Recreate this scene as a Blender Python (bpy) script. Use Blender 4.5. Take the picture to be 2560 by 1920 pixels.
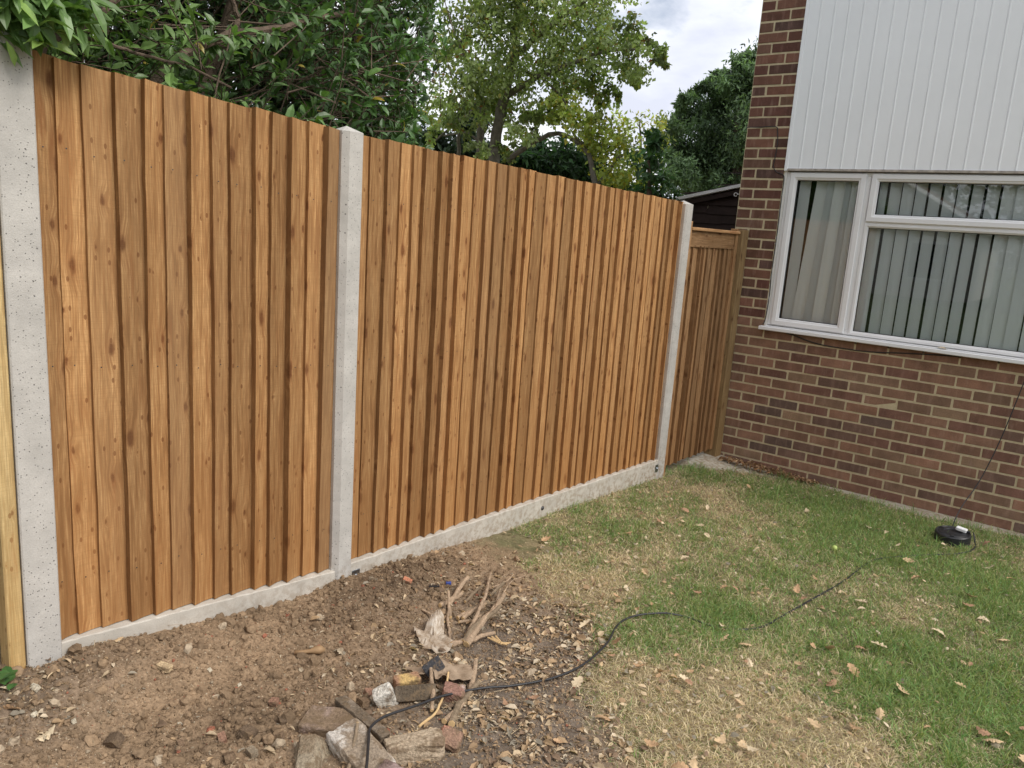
import bpy, math
import numpy as np
from math import radians, sin, cos, pi
for o in list(bpy.data.objects): bpy.data.objects.remove(o)
S = bpy.context.scene
# ------------------------------------------------------------------ camera
cam_d = bpy.data.cameras.new('camera'); cam = bpy.data.objects.new('camera', cam_d)
S.collection.objects.link(cam); S.camera = cam
FW = np.array([-0.58440238, 0.78721174, -0.19690489]); RT = np.array([0.79277283, 0.60565857, 0.06847575]); UP = np.array([-0.17316205, 0.11608346, 0.97802839])
from mathutils import Matrix, Vector
cam.matrix_world = Matrix(((RT[0], UP[0], -FW[0], 2.2743), (RT[1], UP[1], -FW[1], -5.9903), (RT[2], UP[2], -FW[2], 1.5325), (0, 0, 0, 1)))
cam_d.sensor_fit = 'HORIZONTAL'; cam_d.sensor_width = 36.0; cam_d.lens = 36.0*1943/2560
cam_d.clip_start = 0.05; cam_d.clip_end = 2000
S.render.resolution_x = 1024; S.render.resolution_y = 768
# ------------------------------------------------------------------ world: bright broken cloud
SUN = Vector((0.85, 0.04, 0.95)).normalized()
W = bpy.data.worlds.new('World'); S.world = W; W.use_nodes = True
nt = W.node_tree; nt.nodes.clear()
def N(nt, t, **k):
    n = nt.nodes.new(t)
    for a, b in k.items():
        if a == 'inp':
            for i, v in b.items():
                if isinstance(v, bpy.types.NodeSocket): nt.links.new(v, n.inputs[i])
                else: n.inputs[i].default_value = v
        else: setattr(n, a, b)
    return n
def ramp(nt, fac, stops, interp='LINEAR'):
    n = N(nt, 'ShaderNodeValToRGB'); r = n.color_ramp; r.interpolation = interp
    while len(r.elements) < len(stops): r.elements.new(0.5)
    for e, (p, c) in zip(r.elements, stops):
        e.position = p; e.color = (*c, 1) if isinstance(c, tuple) else (c, c, c, 1)
    nt.links.new(fac, n.inputs[0]); return n.outputs[0]
sky = N(nt, 'ShaderNodeTexSky', sky_type='NISHITA', sun_disc=False, sun_elevation=math.asin(SUN.z), sun_rotation=math.atan2(SUN.x, SUN.y), dust_density=2.0)
tc = N(nt, 'ShaderNodeTexCoord')
mp = N(nt, 'ShaderNodeMapping', inp={0: tc.outputs['Generated'], 3: (1.3, 1.3, 3.2)})
cl = N(nt, 'ShaderNodeTexNoise', inp={'Vector': mp.outputs[0], 'Scale': 1.9, 'Detail': 8.0, 'Roughness': .55, 'Distortion': .3})
cl2 = N(nt, 'ShaderNodeTexNoise', inp={'Vector': mp.outputs[0], 'Scale': 4.2, 'Detail': 6.0, 'Roughness': .55})
mask = ramp(nt, cl.outputs[0], [(.30, 0.0), (.42, 1.0)])
ccol = ramp(nt, cl2.outputs[0], [(.32, (.66, .69, .80)), (.48, (.80, .83, .91)), (.62, (.97, .98, 1.0))])
skm = N(nt, 'ShaderNodeMix', data_type='RGBA', blend_type='MULTIPLY', inp={0: 1.0, 6: sky.outputs[0], 7: (.10, .10, .10, 1)})
skmix = N(nt, 'ShaderNodeMix', data_type='RGBA', inp={0: mask, 6: skm.outputs[2], 7: ccol})
bg = N(nt, 'ShaderNodeBackground', inp={0: skmix.outputs[2], 1: 0.95})
wo = N(nt, 'ShaderNodeOutputWorld'); nt.links.new(bg.outputs[0], wo.inputs[0])
sd = bpy.data.lights.new('sun', 'SUN'); sd.energy = 2.3; sd.angle = radians(24); sd.color = (1, .95, .88)
sun = bpy.data.objects.new('sun', sd); S.collection.objects.link(sun)
sun.rotation_euler = SUN.to_track_quat('Z', 'Y').to_euler()
S.view_settings.view_transform = 'Standard'; S.view_settings.look = 'None'; S.view_settings.exposure = 0.38; S.view_settings.gamma = 1
S.render.engine = 'CYCLES'
S.cycles.max_bounces = 6; S.cycles.transparent_max_bounces = 12

rng = np.random.default_rng(7)
C = S.collection
# ------------------------------------------------------------------ mesh helpers
def link(name, me, mat=None, parent=None):
    o = bpy.data.objects.new(name, me); C.objects.link(o)
    if mat is not None:
        for m in (mat if isinstance(mat, (list, tuple)) else [mat]): me.materials.append(m)
    if parent is not None: o.parent = parent
    return o
def mesh(name, V, tris=None, quads=None, col=None, smooth=False, uv=None, mi=None):
    me = bpy.data.meshes.new(name); V = np.asarray(V, dtype=np.float32)
    T = np.zeros((0, 3), int) if tris is None or len(tris) == 0 else np.asarray(tris, int)
    Q = np.zeros((0, 4), int) if quads is None or len(quads) == 0 else np.asarray(quads, int)
    loops = np.concatenate([T.ravel(), Q.ravel()]).astype(np.int32)
    tot = np.concatenate([np.full(len(T), 3), np.full(len(Q), 4)]).astype(np.int32)
    st = np.concatenate([[0], np.cumsum(tot)[:-1]]).astype(np.int32)
    me.vertices.add(len(V)); me.vertices.foreach_set('co', V.ravel())
    me.loops.add(len(loops)); me.loops.foreach_set('vertex_index', loops)
    me.polygons.add(len(tot)); me.polygons.foreach_set('loop_start', st)
    me.polygons.foreach_set('use_smooth', np.full(len(tot), smooth))
    if mi is not None: me.polygons.foreach_set('material_index', np.asarray(mi, np.int32))
    me.update(calc_edges=True)
    if col is not None:
        a = me.color_attributes.new('Col', 'FLOAT_COLOR', 'POINT')
        c = np.ones((len(V), 4), np.float32); c[:, :3] = col; a.data.foreach_set('color', c.ravel())
    if uv is not None:
        l = me.uv_layers.new(name='UVMap'); l.data.foreach_set('uv', np.asarray(uv, np.float32)[loops].ravel())
    return me
class MB:
    def __init__(s): s.V = []; s.T = []; s.Q = []; s.c = []; s.n = 0; s.hc = False
    def add(s, V, tris=None, quads=None, col=None):
        V = np.asarray(V, float); s.V.append(V)
        if tris is not None and len(tris): s.T.append(np.asarray(tris)+s.n)
        if quads is not None and len(quads): s.Q.append(np.asarray(quads)+s.n)
        if col is not None: s.hc = True; s.c.append(np.broadcast_to(np.asarray(col, float), (len(V), 3)))
        else: s.c.append(np.full((len(V), 3), .5))
        s.n += len(V); return s
    def box(s, x0, x1, y0, y1, z0, z1, M=None, col=None, bev=0.0):
        if bev > 0:
            V, T, Q = bevbox((x1-x0)/2, (y1-y0)/2, (z1-z0)/2, bev); V = V+np.array([(x0+x1)/2, (y0+y1)/2, (z0+z1)/2])
        else:
            V = np.array([[x, y, z] for x in (x0, x1) for y in (y0, y1) for z in (z0, z1)], float); T = None
            Q = [[0, 1, 3, 2], [4, 6, 7, 5], [0, 4, 5, 1], [2, 3, 7, 6], [0, 2, 6, 4], [1, 5, 7, 3]]
        if M is not None: V = V@M[:3, :3].T+M[:3, 3]
        return s.add(V, T, Q, col)
    def tube(s, P, R, n=6, col=None, cap=True):
        P = np.asarray(P, float); R = np.broadcast_to(np.asarray(R, float), (len(P),))
        t = np.gradient(P, axis=0); t /= np.linalg.norm(t, axis=1)[:, None]+1e-12
        ref = np.array([0, 0, 1.]) if abs(t[0][2]) < .9 else np.array([1., 0, 0])
        V = []
        for i in range(len(P)):
            a = np.cross(t[i], ref); a /= np.linalg.norm(a)+1e-12; b = np.cross(t[i], a); ref = -np.cross(t[i], a)if False else ref
            for k in range(n): V.append(P[i]+R[i]*(cos(2*pi*k/n)*a+sin(2*pi*k/n)*b))
        Q = [[i*n+k, i*n+(k+1) % n, (i+1)*n+(k+1) % n, (i+1)*n+k] for i in range(len(P)-1) for k in range(n)]
        T = []
        if cap:
            V.append(P[0]); V.append(P[-1]); m = len(P)*n
            T = [[m, (k+1) % n, k] for k in range(n)]+[[m+1, (len(P)-1)*n+k, (len(P)-1)*n+(k+1) % n] for k in range(n)]
        return s.add(V, T, Q, col)
    def build(s, name, mat=None, parent=None, smooth=False):
        V = np.concatenate(s.V); T = np.concatenate(s.T) if s.T else None; Q = np.concatenate(s.Q) if s.Q else None
        return link(name, mesh(name, V, T, Q, np.concatenate(s.c) if s.hc else None, smooth), mat, parent)
def bevbox(a, b, c, r):
    # box with chamfered edges
    V = []; 
    for sx in (-1, 1):
        for sy in (-1, 1):
            for sz in (-1, 1):
                V += [[sx*a, sy*(b-r), sz*(c-r)], [sx*(a-r), sy*b, sz*(c-r)], [sx*(a-r), sy*(b-r), sz*c]]
    def i(sx, sy, sz, k): return (((sx > 0)*2+(sy > 0))*2+(sz > 0))*3+k
    Q = []; T = []
    for s_ in (-1, 1):
        q = [i(s_, -1, -1, 0), i(s_, 1, -1, 0), i(s_, 1, 1, 0), i(s_, -1, 1, 0)]; Q.append(q if s_ > 0 else q[::-1])
        q = [i(-1, s_, -1, 1), i(1, s_, -1, 1), i(1, s_, 1, 1), i(-1, s_, 1, 1)]; Q.append(q[::-1] if s_ > 0 else q)
        q = [i(-1, -1, s_, 2), i(1, -1, s_, 2), i(1, 1, s_, 2), i(-1, 1, s_, 2)]; Q.append(q if s_ > 0 else q[::-1])
    for u in (-1, 1):
        for v in (-1, 1):
            Q.append([i(-1, u, v, 1), i(1, u, v, 1), i(1, u, v, 2), i(-1, u, v, 2)])
            Q.append([i(u, -1, v, 0), i(u, 1, v, 0), i(u, 1, v, 2), i(u, -1, v, 2)])
            Q.append([i(u, v, -1, 0), i(u, v, 1, 0), i(u, v, 1, 1), i(u, v, -1, 1)])
            for w in (-1, 1): T.append([i(u, v, w, 0), i(u, v, w, 1), i(u, v, w, 2)])
    return np.array(V, float), np.array(T), np.array(Q)
def tag(o, label=None, cat=None, group=None, kind=None):
    if label: o['label'] = label
    if cat: o['category'] = cat
    if group: o['group'] = group
    if kind: o['kind'] = kind
    return o
def empty(name, loc=(0, 0, 0), *a, **k):
    o = bpy.data.objects.new(name, None); C.objects.link(o); o.location = loc; o.empty_display_size = .1; tag(o, *a, **k); return o
# value noise, numpy
def vnoise(x, y, seed=0):
    x = np.asarray(x, float); y = np.asarray(y, float)
    xi = np.floor(x).astype(np.int64); yi = np.floor(y).astype(np.int64); fx = x-xi; fy = y-yi
    def h(a, b):
        n = (a*374761393+b*668265263+seed*1274126177) & 0xffffffff
        n = ((n ^ (n >> 13))*1274126177) & 0xffffffff
        return ((n ^ (n >> 16)) & 0xffff)/65535.0
    fx = fx*fx*(3-2*fx); fy = fy*fy*(3-2*fy)
    return (h(xi, yi)*(1-fx)+h(xi+1, yi)*fx)*(1-fy)+(h(xi, yi+1)*(1-fx)+h(xi+1, yi+1)*fx)*fy
def fbm(x, y, oct=4, seed=0, r=.5):
    s = 0; a = 1; t = 0
    for k in range(oct): s = s+a*vnoise(x*2**k+17.3*k, y*2**k-9.1*k, seed+k); t += a; a *= r
    return s/t
def ss(a, b, x): t = np.clip((x-a)/(b-a), 0, 1); return t*t*(3-2*t)
# ------------------------------------------------------------------ materials
def mat(name, rough=.8, spec=.3):
    m = bpy.data.materials.new(name); m.use_nodes = True; nt = m.node_tree; b = nt.nodes['Principled BSDF']
    b.inputs['Roughness'].default_value = rough; b.inputs['Specular IOR Level'].default_value = spec
    return m, nt, b
def noise(nt, vec, scale, detail=4, rough=.5, dist=0.0, out=0):
    return N(nt, 'ShaderNodeTexNoise', inp={'Vector': vec, 'Scale': scale, 'Detail': detail, 'Roughness': rough, 'Distortion': dist}).outputs[out]
def mix(nt, f, a, b, bt='MIX'):
    n = N(nt, 'ShaderNodeMix', data_type='RGBA', blend_type=bt)
    for i, v in ((0, f), (6, a), (7, b)):
        if isinstance(v, bpy.types.NodeSocket): nt.links.new(v, n.inputs[i])
        else: n.inputs[i].default_value = (*v, 1) if isinstance(v, tuple) else v
    return n.outputs[2]
def M_(nt, op, a, b=0.0, c=0.0):
    n = N(nt, 'ShaderNodeMath', operation=op)
    for i, v in enumerate((a, b, c)):
        if isinstance(v, bpy.types.NodeSocket): nt.links.new(v, n.inputs[i])
        else: n.inputs[i].default_value = v
    return n.outputs[0]
def bump(nt, b, h, strength=.3, dist=.01):
    n = N(nt, 'ShaderNodeBump', inp={'Height': h, 'Strength': strength, 'Distance': dist}); nt.links.new(n.outputs[0], b.inputs['Normal'])
def obj_co(nt): return N(nt, 'ShaderNodeTexCoord').outputs['Object']
def simple(name, base, rough=.7, var=.15, scale=20, spec=.3, b_=.2, metal=0.0, bd=.004):
    m, nt, b = mat(name, rough, spec); co = obj_co(nt)
    f = noise(nt, co, scale, 6, .6)
    c = ramp(nt, f, [(.25, tuple(x*(1-var) for x in base)), (.75, tuple(min(1, x*(1+var)) for x in base))])
    nt.links.new(c, b.inputs['Base Color']); bump(nt, b, noise(nt, co, scale*4, 4), b_, bd); b.inputs['Metallic'].default_value = metal
    return m
def vcol_mat(name, rough=.8, var=.25, scale=60, spec=.25, trans=0.0, bmp=.3, bd=.003, tint=(1, 1, 1)):
    m, nt, b = mat(name, rough, spec); co = obj_co(nt)
    a = N(nt, 'ShaderNodeAttribute', attribute_name='Col').outputs['Color']
    f = noise(nt, co, scale, 5, .6)
    g = ramp(nt, f, [(.25, 1-var), (.75, 1+var)])
    c = mix(nt, 1.0, a, g, 'MULTIPLY'); nt.links.new(c, b.inputs['Base Color'])
    if bmp > 0: bump(nt, b, f, bmp, bd)
    if trans > 0:
        t = N(nt, 'ShaderNodeBsdfTranslucent', inp={0: mix(nt, 1.0, c, (1.3, 1.5, .6), 'MULTIPLY')})
        ms = N(nt, 'ShaderNodeMixShader', inp={0: trans, 1: b.outputs[0], 2: t.outputs[0]})
        nt.links.new(ms.outputs[0], nt.nodes['Material Output'].inputs[0])
    return m
def wood_mat(name, light, mid, dark, rough=.75, gray=.0, knots=1.0):
    """sawn softwood: uv = metres across / along the board, every board at its own offset"""
    m, nt, b = mat(name, rough, .25)
    uv = N(nt, 'ShaderNodeUVMap', uv_map='UVMap').outputs[0]
    a = N(nt, 'ShaderNodeAttribute', attribute_name='Col').outputs['Color']
    sp = N(nt, 'ShaderNodeSeparateColor', inp={0: a})
    # knots
    kc = N(nt, 'ShaderNodeMapping', inp={0: uv, 3: (10.5, 4.6, 1)}).outputs[0]
    kcw = N(nt, 'ShaderNodeVectorMath', operation='ADD', inp={0: kc, 1: N(nt, 'ShaderNodeVectorMath', operation='SCALE', inp={0: N(nt, 'ShaderNodeTexNoise', inp={'Vector': N(nt, 'ShaderNodeMapping', inp={0: uv, 3: (60, 40, 1)}).outputs[0], 'Scale': 1.0, 'Detail': 2.0}).outputs[1], 3: .09}).outputs[0]}).outputs[0]
    vo = N(nt, 'ShaderNodeTexVoronoi', voronoi_dimensions='2D', inp={'Vector': kcw, 'Scale': 1.0, 'Randomness': 1.0})
    rnd = N(nt, 'ShaderNodeSeparateColor', inp={0: vo.outputs['Color']})
    kd = M_(nt, 'DIVIDE', vo.outputs['Distance'], M_(nt, 'MULTIPLY_ADD', M_(nt, 'POWER', rnd.outputs[0], 1.9), .17, .012))
    kn = ramp(nt, kd, [(.45, 1.0), (1.0, 0.0)]) if knots else None
    halo = N(nt, 'ShaderNodeMapRange', inp={0: kd, 1: .6, 2: 2.8, 3: 1.0, 4: 0.0}).outputs[0]
    # grain, bent around the knots
    gx = N(nt, 'ShaderNodeMapping', inp={0: uv, 3: (1, .055, 1)}).outputs[0]
    wob = N(nt, 'ShaderNodeVectorMath', operation='SCALE', inp={0: N(nt, 'ShaderNodeTexNoise', inp={'Vector': N(nt, 'ShaderNodeMapping', inp={0: uv, 3: (7, 1.1, 1)}).outputs[0], 'Scale': 1.0, 'Detail': 2.0}).outputs[1], 3: .022})
    gv = N(nt, 'ShaderNodeVectorMath', operation='ADD', inp={0: gx, 1: wob.outputs[0]})
    kv = N(nt, 'ShaderNodeCombineXYZ', inp={0: M_(nt, 'MULTIPLY', halo, .012)})
    gv2 = N(nt, 'ShaderNodeVectorMath', operation='ADD', inp={0: gv.outputs[0], 1: kv.outputs[0]})
    g1 = noise(nt, gv2.outputs[0], 260, 3, .6); g2 = noise(nt, gv2.outputs[0], 75, 4, .6)
    blot = noise(nt, N(nt, 'ShaderNodeMapping', inp={0: uv, 3: (9, 1.3, 1)}).outputs[0], 1.0, 4, .6)
    c = ramp(nt, g2, [(.36, dark), (.47, mid), (.60, light)])
    c = mix(nt, ramp(nt, g1, [(.40, .0), (.60, .65)]), c, tuple(x*.62 for x in mid))
    c = mix(nt, ramp(nt, blot, [(.45, 0.0), (.75, .60)]), c, tuple(x*.56 for x in mid))
    c = mix(nt, M_(nt, 'MULTIPLY', M_(nt, 'MULTIPLY', halo, halo), .45), c, (mid[0]*.55, mid[1]*.42, mid[2]*.36))
    if knots: c = mix(nt, M_(nt, 'MULTIPLY', kn, .92), c, (mid[0]*.26, mid[1]*.17, mid[2]*.14))
    fl = noise(nt, N(nt, 'ShaderNodeMapping', inp={0: uv, 3: (14, .9, 1)}).outputs[0], 1.0, 2)
    su = N(nt, 'ShaderNodeSeparateXYZ', inp={0: gv2.outputs[0]}).outputs[0]
    wv = M_(nt, 'SINE', M_(nt, 'MULTIPLY', M_(nt, 'ADD', su, M_(nt, 'MULTIPLY', fl, .075)), 620.0))
    c = mix(nt, M_(nt, 'MULTIPLY', M_(nt, 'MULTIPLY_ADD', wv, .5, .5), .36), c, (mid[0]*.58, mid[1]*.46, mid[2]*.40))
    # small pin knots and reddish resin streaks
    pk = N(nt, 'ShaderNodeTexVoronoi', voronoi_dimensions='2D', inp={'Vector': N(nt, 'ShaderNodeMapping', inp={0: uv, 3: (24, 13, 1)}).outputs[0], 'Scale': 1.0})
    pr_ = N(nt, 'ShaderNodeSeparateColor', inp={0: pk.outputs['Color']})
    c = mix(nt, M_(nt, 'MULTIPLY', M_(nt, 'LESS_THAN', pk.outputs['Distance'], M_(nt, 'MULTIPLY', M_(nt, 'GREATER_THAN', pr_.outputs[0], .80), .11)), .7), c, (mid[0]*.32, mid[1]*.2, mid[2]*.15))
    rs_ = noise(nt, N(nt, 'ShaderNodeMapping', inp={0: uv, 3: (26, 2.6, 1)}).outputs[0], 1.0, 5, .65)
    c = mix(nt, ramp(nt, rs_, [(.58, 0.0), (.72, .60)]), c, (mid[0]*.60, mid[1]*.40, mid[2]*.32))
    # darker towards the foot of the boards, uneven
    vv = N(nt, 'ShaderNodeSeparateXYZ', inp={0: N(nt, 'ShaderNodeTexCoord').outputs['Object']}).outputs[2]
    footf = M_(nt, 'ADD', vv, M_(nt, 'MULTIPLY', noise(nt, N(nt, 'ShaderNodeMapping', inp={0: uv, 3: (8, 2, 1)}).outputs[0], 1.0, 4, .6), 1.3))
    c = mix(nt, N(nt, 'ShaderNodeMapRange', inp={0: footf, 1: .65, 2: 1.5, 3: .38, 4: 0.0}).outputs[0], c, (mid[0]*.72, mid[1]*.58, mid[2]*.42))
    # saw marks across the face
    saw = noise(nt, N(nt, 'ShaderNodeMapping', inp={0: uv, 3: (3, 260, 1)}).outputs[0], 1.0, 2)
    # per-board tone (r) and greyness (g)
    c = mix(nt, ramp(nt, saw, [(.35, .22), (.55, 0.0)]), c, tuple(x*.55 for x in mid))
    c = mix(nt, 1.0, c, N(nt, 'ShaderNodeCombineColor', inp={0: sp.outputs[0], 1: sp.outputs[0], 2: sp.outputs[0]}).outputs[0], 'MULTIPLY')
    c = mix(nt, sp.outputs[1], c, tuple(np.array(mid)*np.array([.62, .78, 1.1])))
    c = mix(nt, M_(nt, 'MULTIPLY', sp.outputs[2], .35), c, tuple(x*.30 for x in mid))  # board edges (b): shade on the side faces painted into the colour
    nt.links.new(c, b.inputs['Base Color'])
    h = M_(nt, 'ADD', M_(nt, 'MULTIPLY', g1, .5), M_(nt, 'MULTIPLY', saw, .35))
    bump(nt, b, h, .35, .003)
    return m
wood = wood_mat('pressure_treated_pine', (.60, .355, .155), (.47, .252, .100), (.27, .128, .047))
wood_gate = wood_mat('weathered_gate_pine', (.48, .295, .150), (.37, .215, .10), (.22, .118, .05))
wood_post = wood_mat('green_brown_post_pine', (.30, .21, .10), (.24, .165, .08), (.16, .10, .05))
wood_new = wood_mat('pale_new_pine', (.74, .56, .28), (.64, .46, .21), (.44, .30, .13), knots=.5)
def concrete_mat(name, base, pits=1.0, dirt=.2):
    m, nt, b = mat(name, .9, .2); co = obj_co(nt)
    st = noise(nt, N(nt, 'ShaderNodeMapping', inp={0: co, 3: (5, 5, 22)}).outputs[0], 1.0, 5, .6)
    f = noise(nt, co, 9, 8, .65); fine = noise(nt, co, 260, 3, .6)
    c = ramp(nt, f, [(.25, tuple(x*.76 for x in base)), (.55, base), (.75, tuple(x*1.12 for x in base))])
    c = mix(nt, ramp(nt, st, [(.35, .35), (.65, 0.0)]), c, tuple(x*.78 for x in base))
    c = mix(nt, ramp(nt, fine, [(.30, .5), (.55, 0.0)]), c, tuple(x*.72 for x in base))
    v = N(nt, 'ShaderNodeTexVoronoi', inp={'Vector': co, 'Scale': 62.0}); rc = N(nt, 'ShaderNodeSeparateColor', inp={0: v.outputs['Color']})
    big = M_(nt, 'MULTIPLY', M_(nt, 'GREATER_THAN', rc.outputs[1], .55), M_(nt, 'MULTIPLY_ADD', rc.outputs[0], .16, .04))
    pit = M_(nt, 'LESS_THAN', v.outputs['Distance'], M_(nt, 'MULTIPLY', big, pits))
    v2 = N(nt, 'ShaderNodeTexVoronoi', inp={'Vector': co, 'Scale': 150.0}); rc2 = N(nt, 'ShaderNodeSeparateColor', inp={0: v2.outputs['Color']})
    pit2 = M_(nt, 'LESS_THAN', v2.outputs['Distance'], M_(nt, 'MULTIPLY', M_(nt, 'GREATER_THAN', rc2.outputs[1], .8), .22*pits))
    pp = M_(nt, 'MAXIMUM', pit, pit2)
    c = mix(nt, M_(nt, 'MULTIPLY', pp, .85), c, tuple(x*.22 for x in base))
    zz = N(nt, 'ShaderNodeSeparateXYZ', inp={0: co}).outputs[2]; sp_ = noise(nt, co, 34, 6, .7); bl_ = noise(nt, co, 3.5, 5, .6)
    c = mix(nt, M_(nt, 'MULTIPLY', N(nt, 'ShaderNodeMapRange', inp={0: zz, 1: -.12, 2: .10, 3: .75, 4: 0.0}).outputs[0], ramp(nt, sp_, [(.46, 0.0), (.58, 1.0)])), c, (.25, .18, .115))
    c = mix(nt, ramp(nt, bl_, [(.50, 0.0), (.68, .35)]), c, tuple(x*.70 for x in base))
    nt.links.new(c, b.inputs['Base Color'])
    bump(nt, b, M_(nt, 'SUBTRACT', M_(nt, 'ADD', M_(nt, 'MULTIPLY', f, .9), M_(nt, 'MULTIPLY', fine, .35)), pp), .7, .004)
    return m
conc = concrete_mat('post_concrete', (.54, .515, .475), 1.15)
conc2 = concrete_mat('gravel_board_concrete', (.55, .51, .445), .5)
conc3 = concrete_mat('old_footing_concrete', (.46, .42, .34), .3)
steel = simple('galvanised_steel', (.35, .38, .42), .35, .2, 90, .5, .1, 1.0)
darksteel = simple('dark_steel', (.08, .08, .085), .45, .2, 90, .5, .1, .8)
upvc = simple('white_upvc', (.78, .78, .78), .32, .035, 5, .5, .03)
clad_m = simple('white_cladding', (.87, .89, .905), .38, .03, 3, .5, .03)
sealant = simple('white_sealant', (.75, .74, .70), .7, .1, 60)
grime = simple('grimy_plastic_trim', (.40, .36, .32), .6, .4, 30)
gasket = simple('black_gasket', (.015, .015, .015), .5)
rubber = simple('black_cable_rubber', (.022, .022, .024), .45, .3, 60, .5)
blackp = simple('black_plastic', (.018, .019, .022), .42, .25, 50, .5, .1)
whitep = simple('white_plastic', (.8, .8, .8), .35, .03)
blindm = simple('blind_fabric', (.88, .92, .92), .85, .04, 300, .15, .15)
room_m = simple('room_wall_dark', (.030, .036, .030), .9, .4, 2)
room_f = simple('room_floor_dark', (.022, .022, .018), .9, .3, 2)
shed_m = None
# ------------------------------------------------------------------ ground
def Hmac(x, y):
    h = -.23-.04*np.clip(y, -40, 0)
    gy_ = [-6.5, -5.3, -4.99, -4.909, -4.78, -4.62, -4.34, -4.17, -4.0, -3.9, -3.78, -3.61, -3.41, -3.2, -2.94, -2.39, -1.78, -1.03, -.3]
    gd_ = [.0, .085, .097, .108, .092, .070, .040, .022, .024, .044, .030, .026, .013, .011, .010, .024, .028, .036, .0]
    h = h+np.interp(y, gy_, gd_)*np.exp(-((np.clip(x, -3, None)+.16)/.17)**2*(x > -.16))*(1-.0*y)
    h = h+.030*np.exp(-((x-.05)/.30)**2-((y+3.45)/.45)**2)
    h = h+.022*np.exp(-((x-.05)/.16)**2-((y+3.75)/.25)**2)
    return h
# zones (0..1) in plan
BND = np.array([(-.3, -3.10), (.0, -3.0), (.27, -3.04), (.50, -3.17), (.76, -3.26), (.93, -3.45), (1.02, -3.68), (1.18, -3.86), (1.40, -4.03), (1.8, -4.4), (2.4, -5.0), (4, -6.6)])
def lawn_w(x, y):
    b = np.interp(x, BND[:, 0], BND[:, 1]); b = b+.22*(fbm(x*5, y*5, 3, 5)-.5)+.10*(vnoise(x*17, y*17, 8)-.5)
    return ss(-.16, .16, y-b+.10*(vnoise(x*31, y*31, 6)-.5))
def footing_edge(x): return np.interp(x, [-.6, -.25, -.12, .25, .64, .93, 1.26, 1.6, 2.13, 3], [-.55, -.50, -.43, -.20, -.05, -.085, -.13, -.16, -.11, -.10])
BL = [(.25, -.52, .26, .9), (.94, -.62, .40, .9), (1.5, -.62, .45, 1.0), (2.15, -1.3, .5, .8), (1.23, -1.7, .45, .55), (.27, -2.34, .18, .7), (1.02, -3.2, .18, .5), (2.2, -2.8, .42, 1.1), (1.86, -2.5, .3, .6), (1.2, -2.72, .3, .5), (2.6, -2.2, .8, .7), (1.6, -1.2, .5, .5),
      (.45, -2.95, .25, -.9), (.42, -1.0, .32, -.9), (.5, -2.5, .25, -.35), (1.15, -3.5, .26, -.9), (1.42, -3.42, .25, -.7), (1.7, -3.55, .32, -.8), (1.55, -2.05, .16, -.5), (.65, -2.95, .22, -.7), (1.5, -3.85, .45, -.9), (1.95, -3.42, .25, -.4), (.75, -1.7, .35, -.35), (1.95, -4.3, .6, -.4)]
def green_w(x, y):
    g = .46+0*x
    for cx, cy, r, w in BL: g = g+.5*w*np.exp(-((x-cx)**2+(y-cy)**2)/(r*r))
    g = g+.85*(fbm(x*3.3+4, y*3.3, 4, 21)-.5)+.75*(fbm(x*14, y*14, 2, 3)-.5)
    return np.clip(g, 0, 1)
def litter_w(x, y):
    return np.clip(1.15*np.exp(-((x-1.0)/.38)**2-((y+4.15)/.60)**2)+.9*np.exp(-((x-.62)/.40)**2-((y+3.62)/.50)**2)+.55*np.exp(-((x+.1)/.20)**2-((y+5.2)/.3)**2), 0, 1)
def rough_w(x, y):   # cloddy dug soil against the fence and beside the rubble
    return np.clip(np.exp(-((x-.02)/.22)**2-((y+3.75)/.50)**2)+.8*np.exp(-((x-.36)/.20)**2-((y+4.72)/.35)**2)+.55*np.exp(-((x+.12)/.12)**2-((y+4.9)/.5)**2)+.5*np.exp(-((x+.02)/.25)**2-((y+5.2)/.18)**2)+.4*np.exp(-((x-.45)/.2)**2-((y+4.2)/.25)**2), 0, 1)
def Hfull(x, y, micro=True):
    h = Hmac(x, y); lw = lawn_w(x, y); rw = rough_w(x, y)*(1-lw)
    h = h+.010*(fbm(x*6, y*6, 3, 31)-.5)*(1-lw)*2+.018*(fbm(x*2.2, y*2.2, 2, 33)-.5)
    if micro:
        h = h+(.005+.030*rw)*(np.abs(fbm(x*22, y*22, 3, 41)-.5)*2)*(1-lw)
        h = h+(.0030+.008*rw)*(fbm(x*75, y*75, 2, 51)-.5)*2*(1-lw)+.008*(fbm(x*30, y*30, 2, 61)-.5)*lw
    return h
def axis(a, b, n, lo, hi, m):
    core = np.linspace(a, b, n); d = core[1]-core[0]
    k = np.arange(1, m+1); g = np.cumsum(d*1.22**k); L = a-g[::-1]; Rr = b+g
    L = L[L > lo]; Rr = Rr[Rr < hi]
    return np.concatenate([[lo], L, core, Rr, [hi]])
gx = axis(-.45, 2.9, 430, -160, 160, 60); gy_near = np.linspace(-5.5, -3.0, 420)
gy = np.concatenate([axis(-5.5, -3.0, 420, -160, 160, 60)]); gy = gy[gy <= -3.0]
mid_ = np.linspace(-3.0, .1, 300)[1:]; far = .1+np.cumsum(.0105*1.22**np.arange(1, 60)); far = far[far < 160]
gy = np.concatenate([gy, mid_, far, [170.0]])
GX, GY = np.meshgrid(gx, gy); nx, ny = len(gx), len(gy)
GZ = Hfull(GX, GY); GZ = np.where((GX < -12) | (GX > 12) | (GY < -12) | (GY > 12), np.clip(GZ, -.3, .25), GZ)
idx = np.arange(nx*ny).reshape(ny, nx)
quads = np.stack([idx[:-1, :-1], idx[:-1, 1:], idx[1:, 1:], idx[1:, :-1]], -1).reshape(-1, 4)
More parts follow.
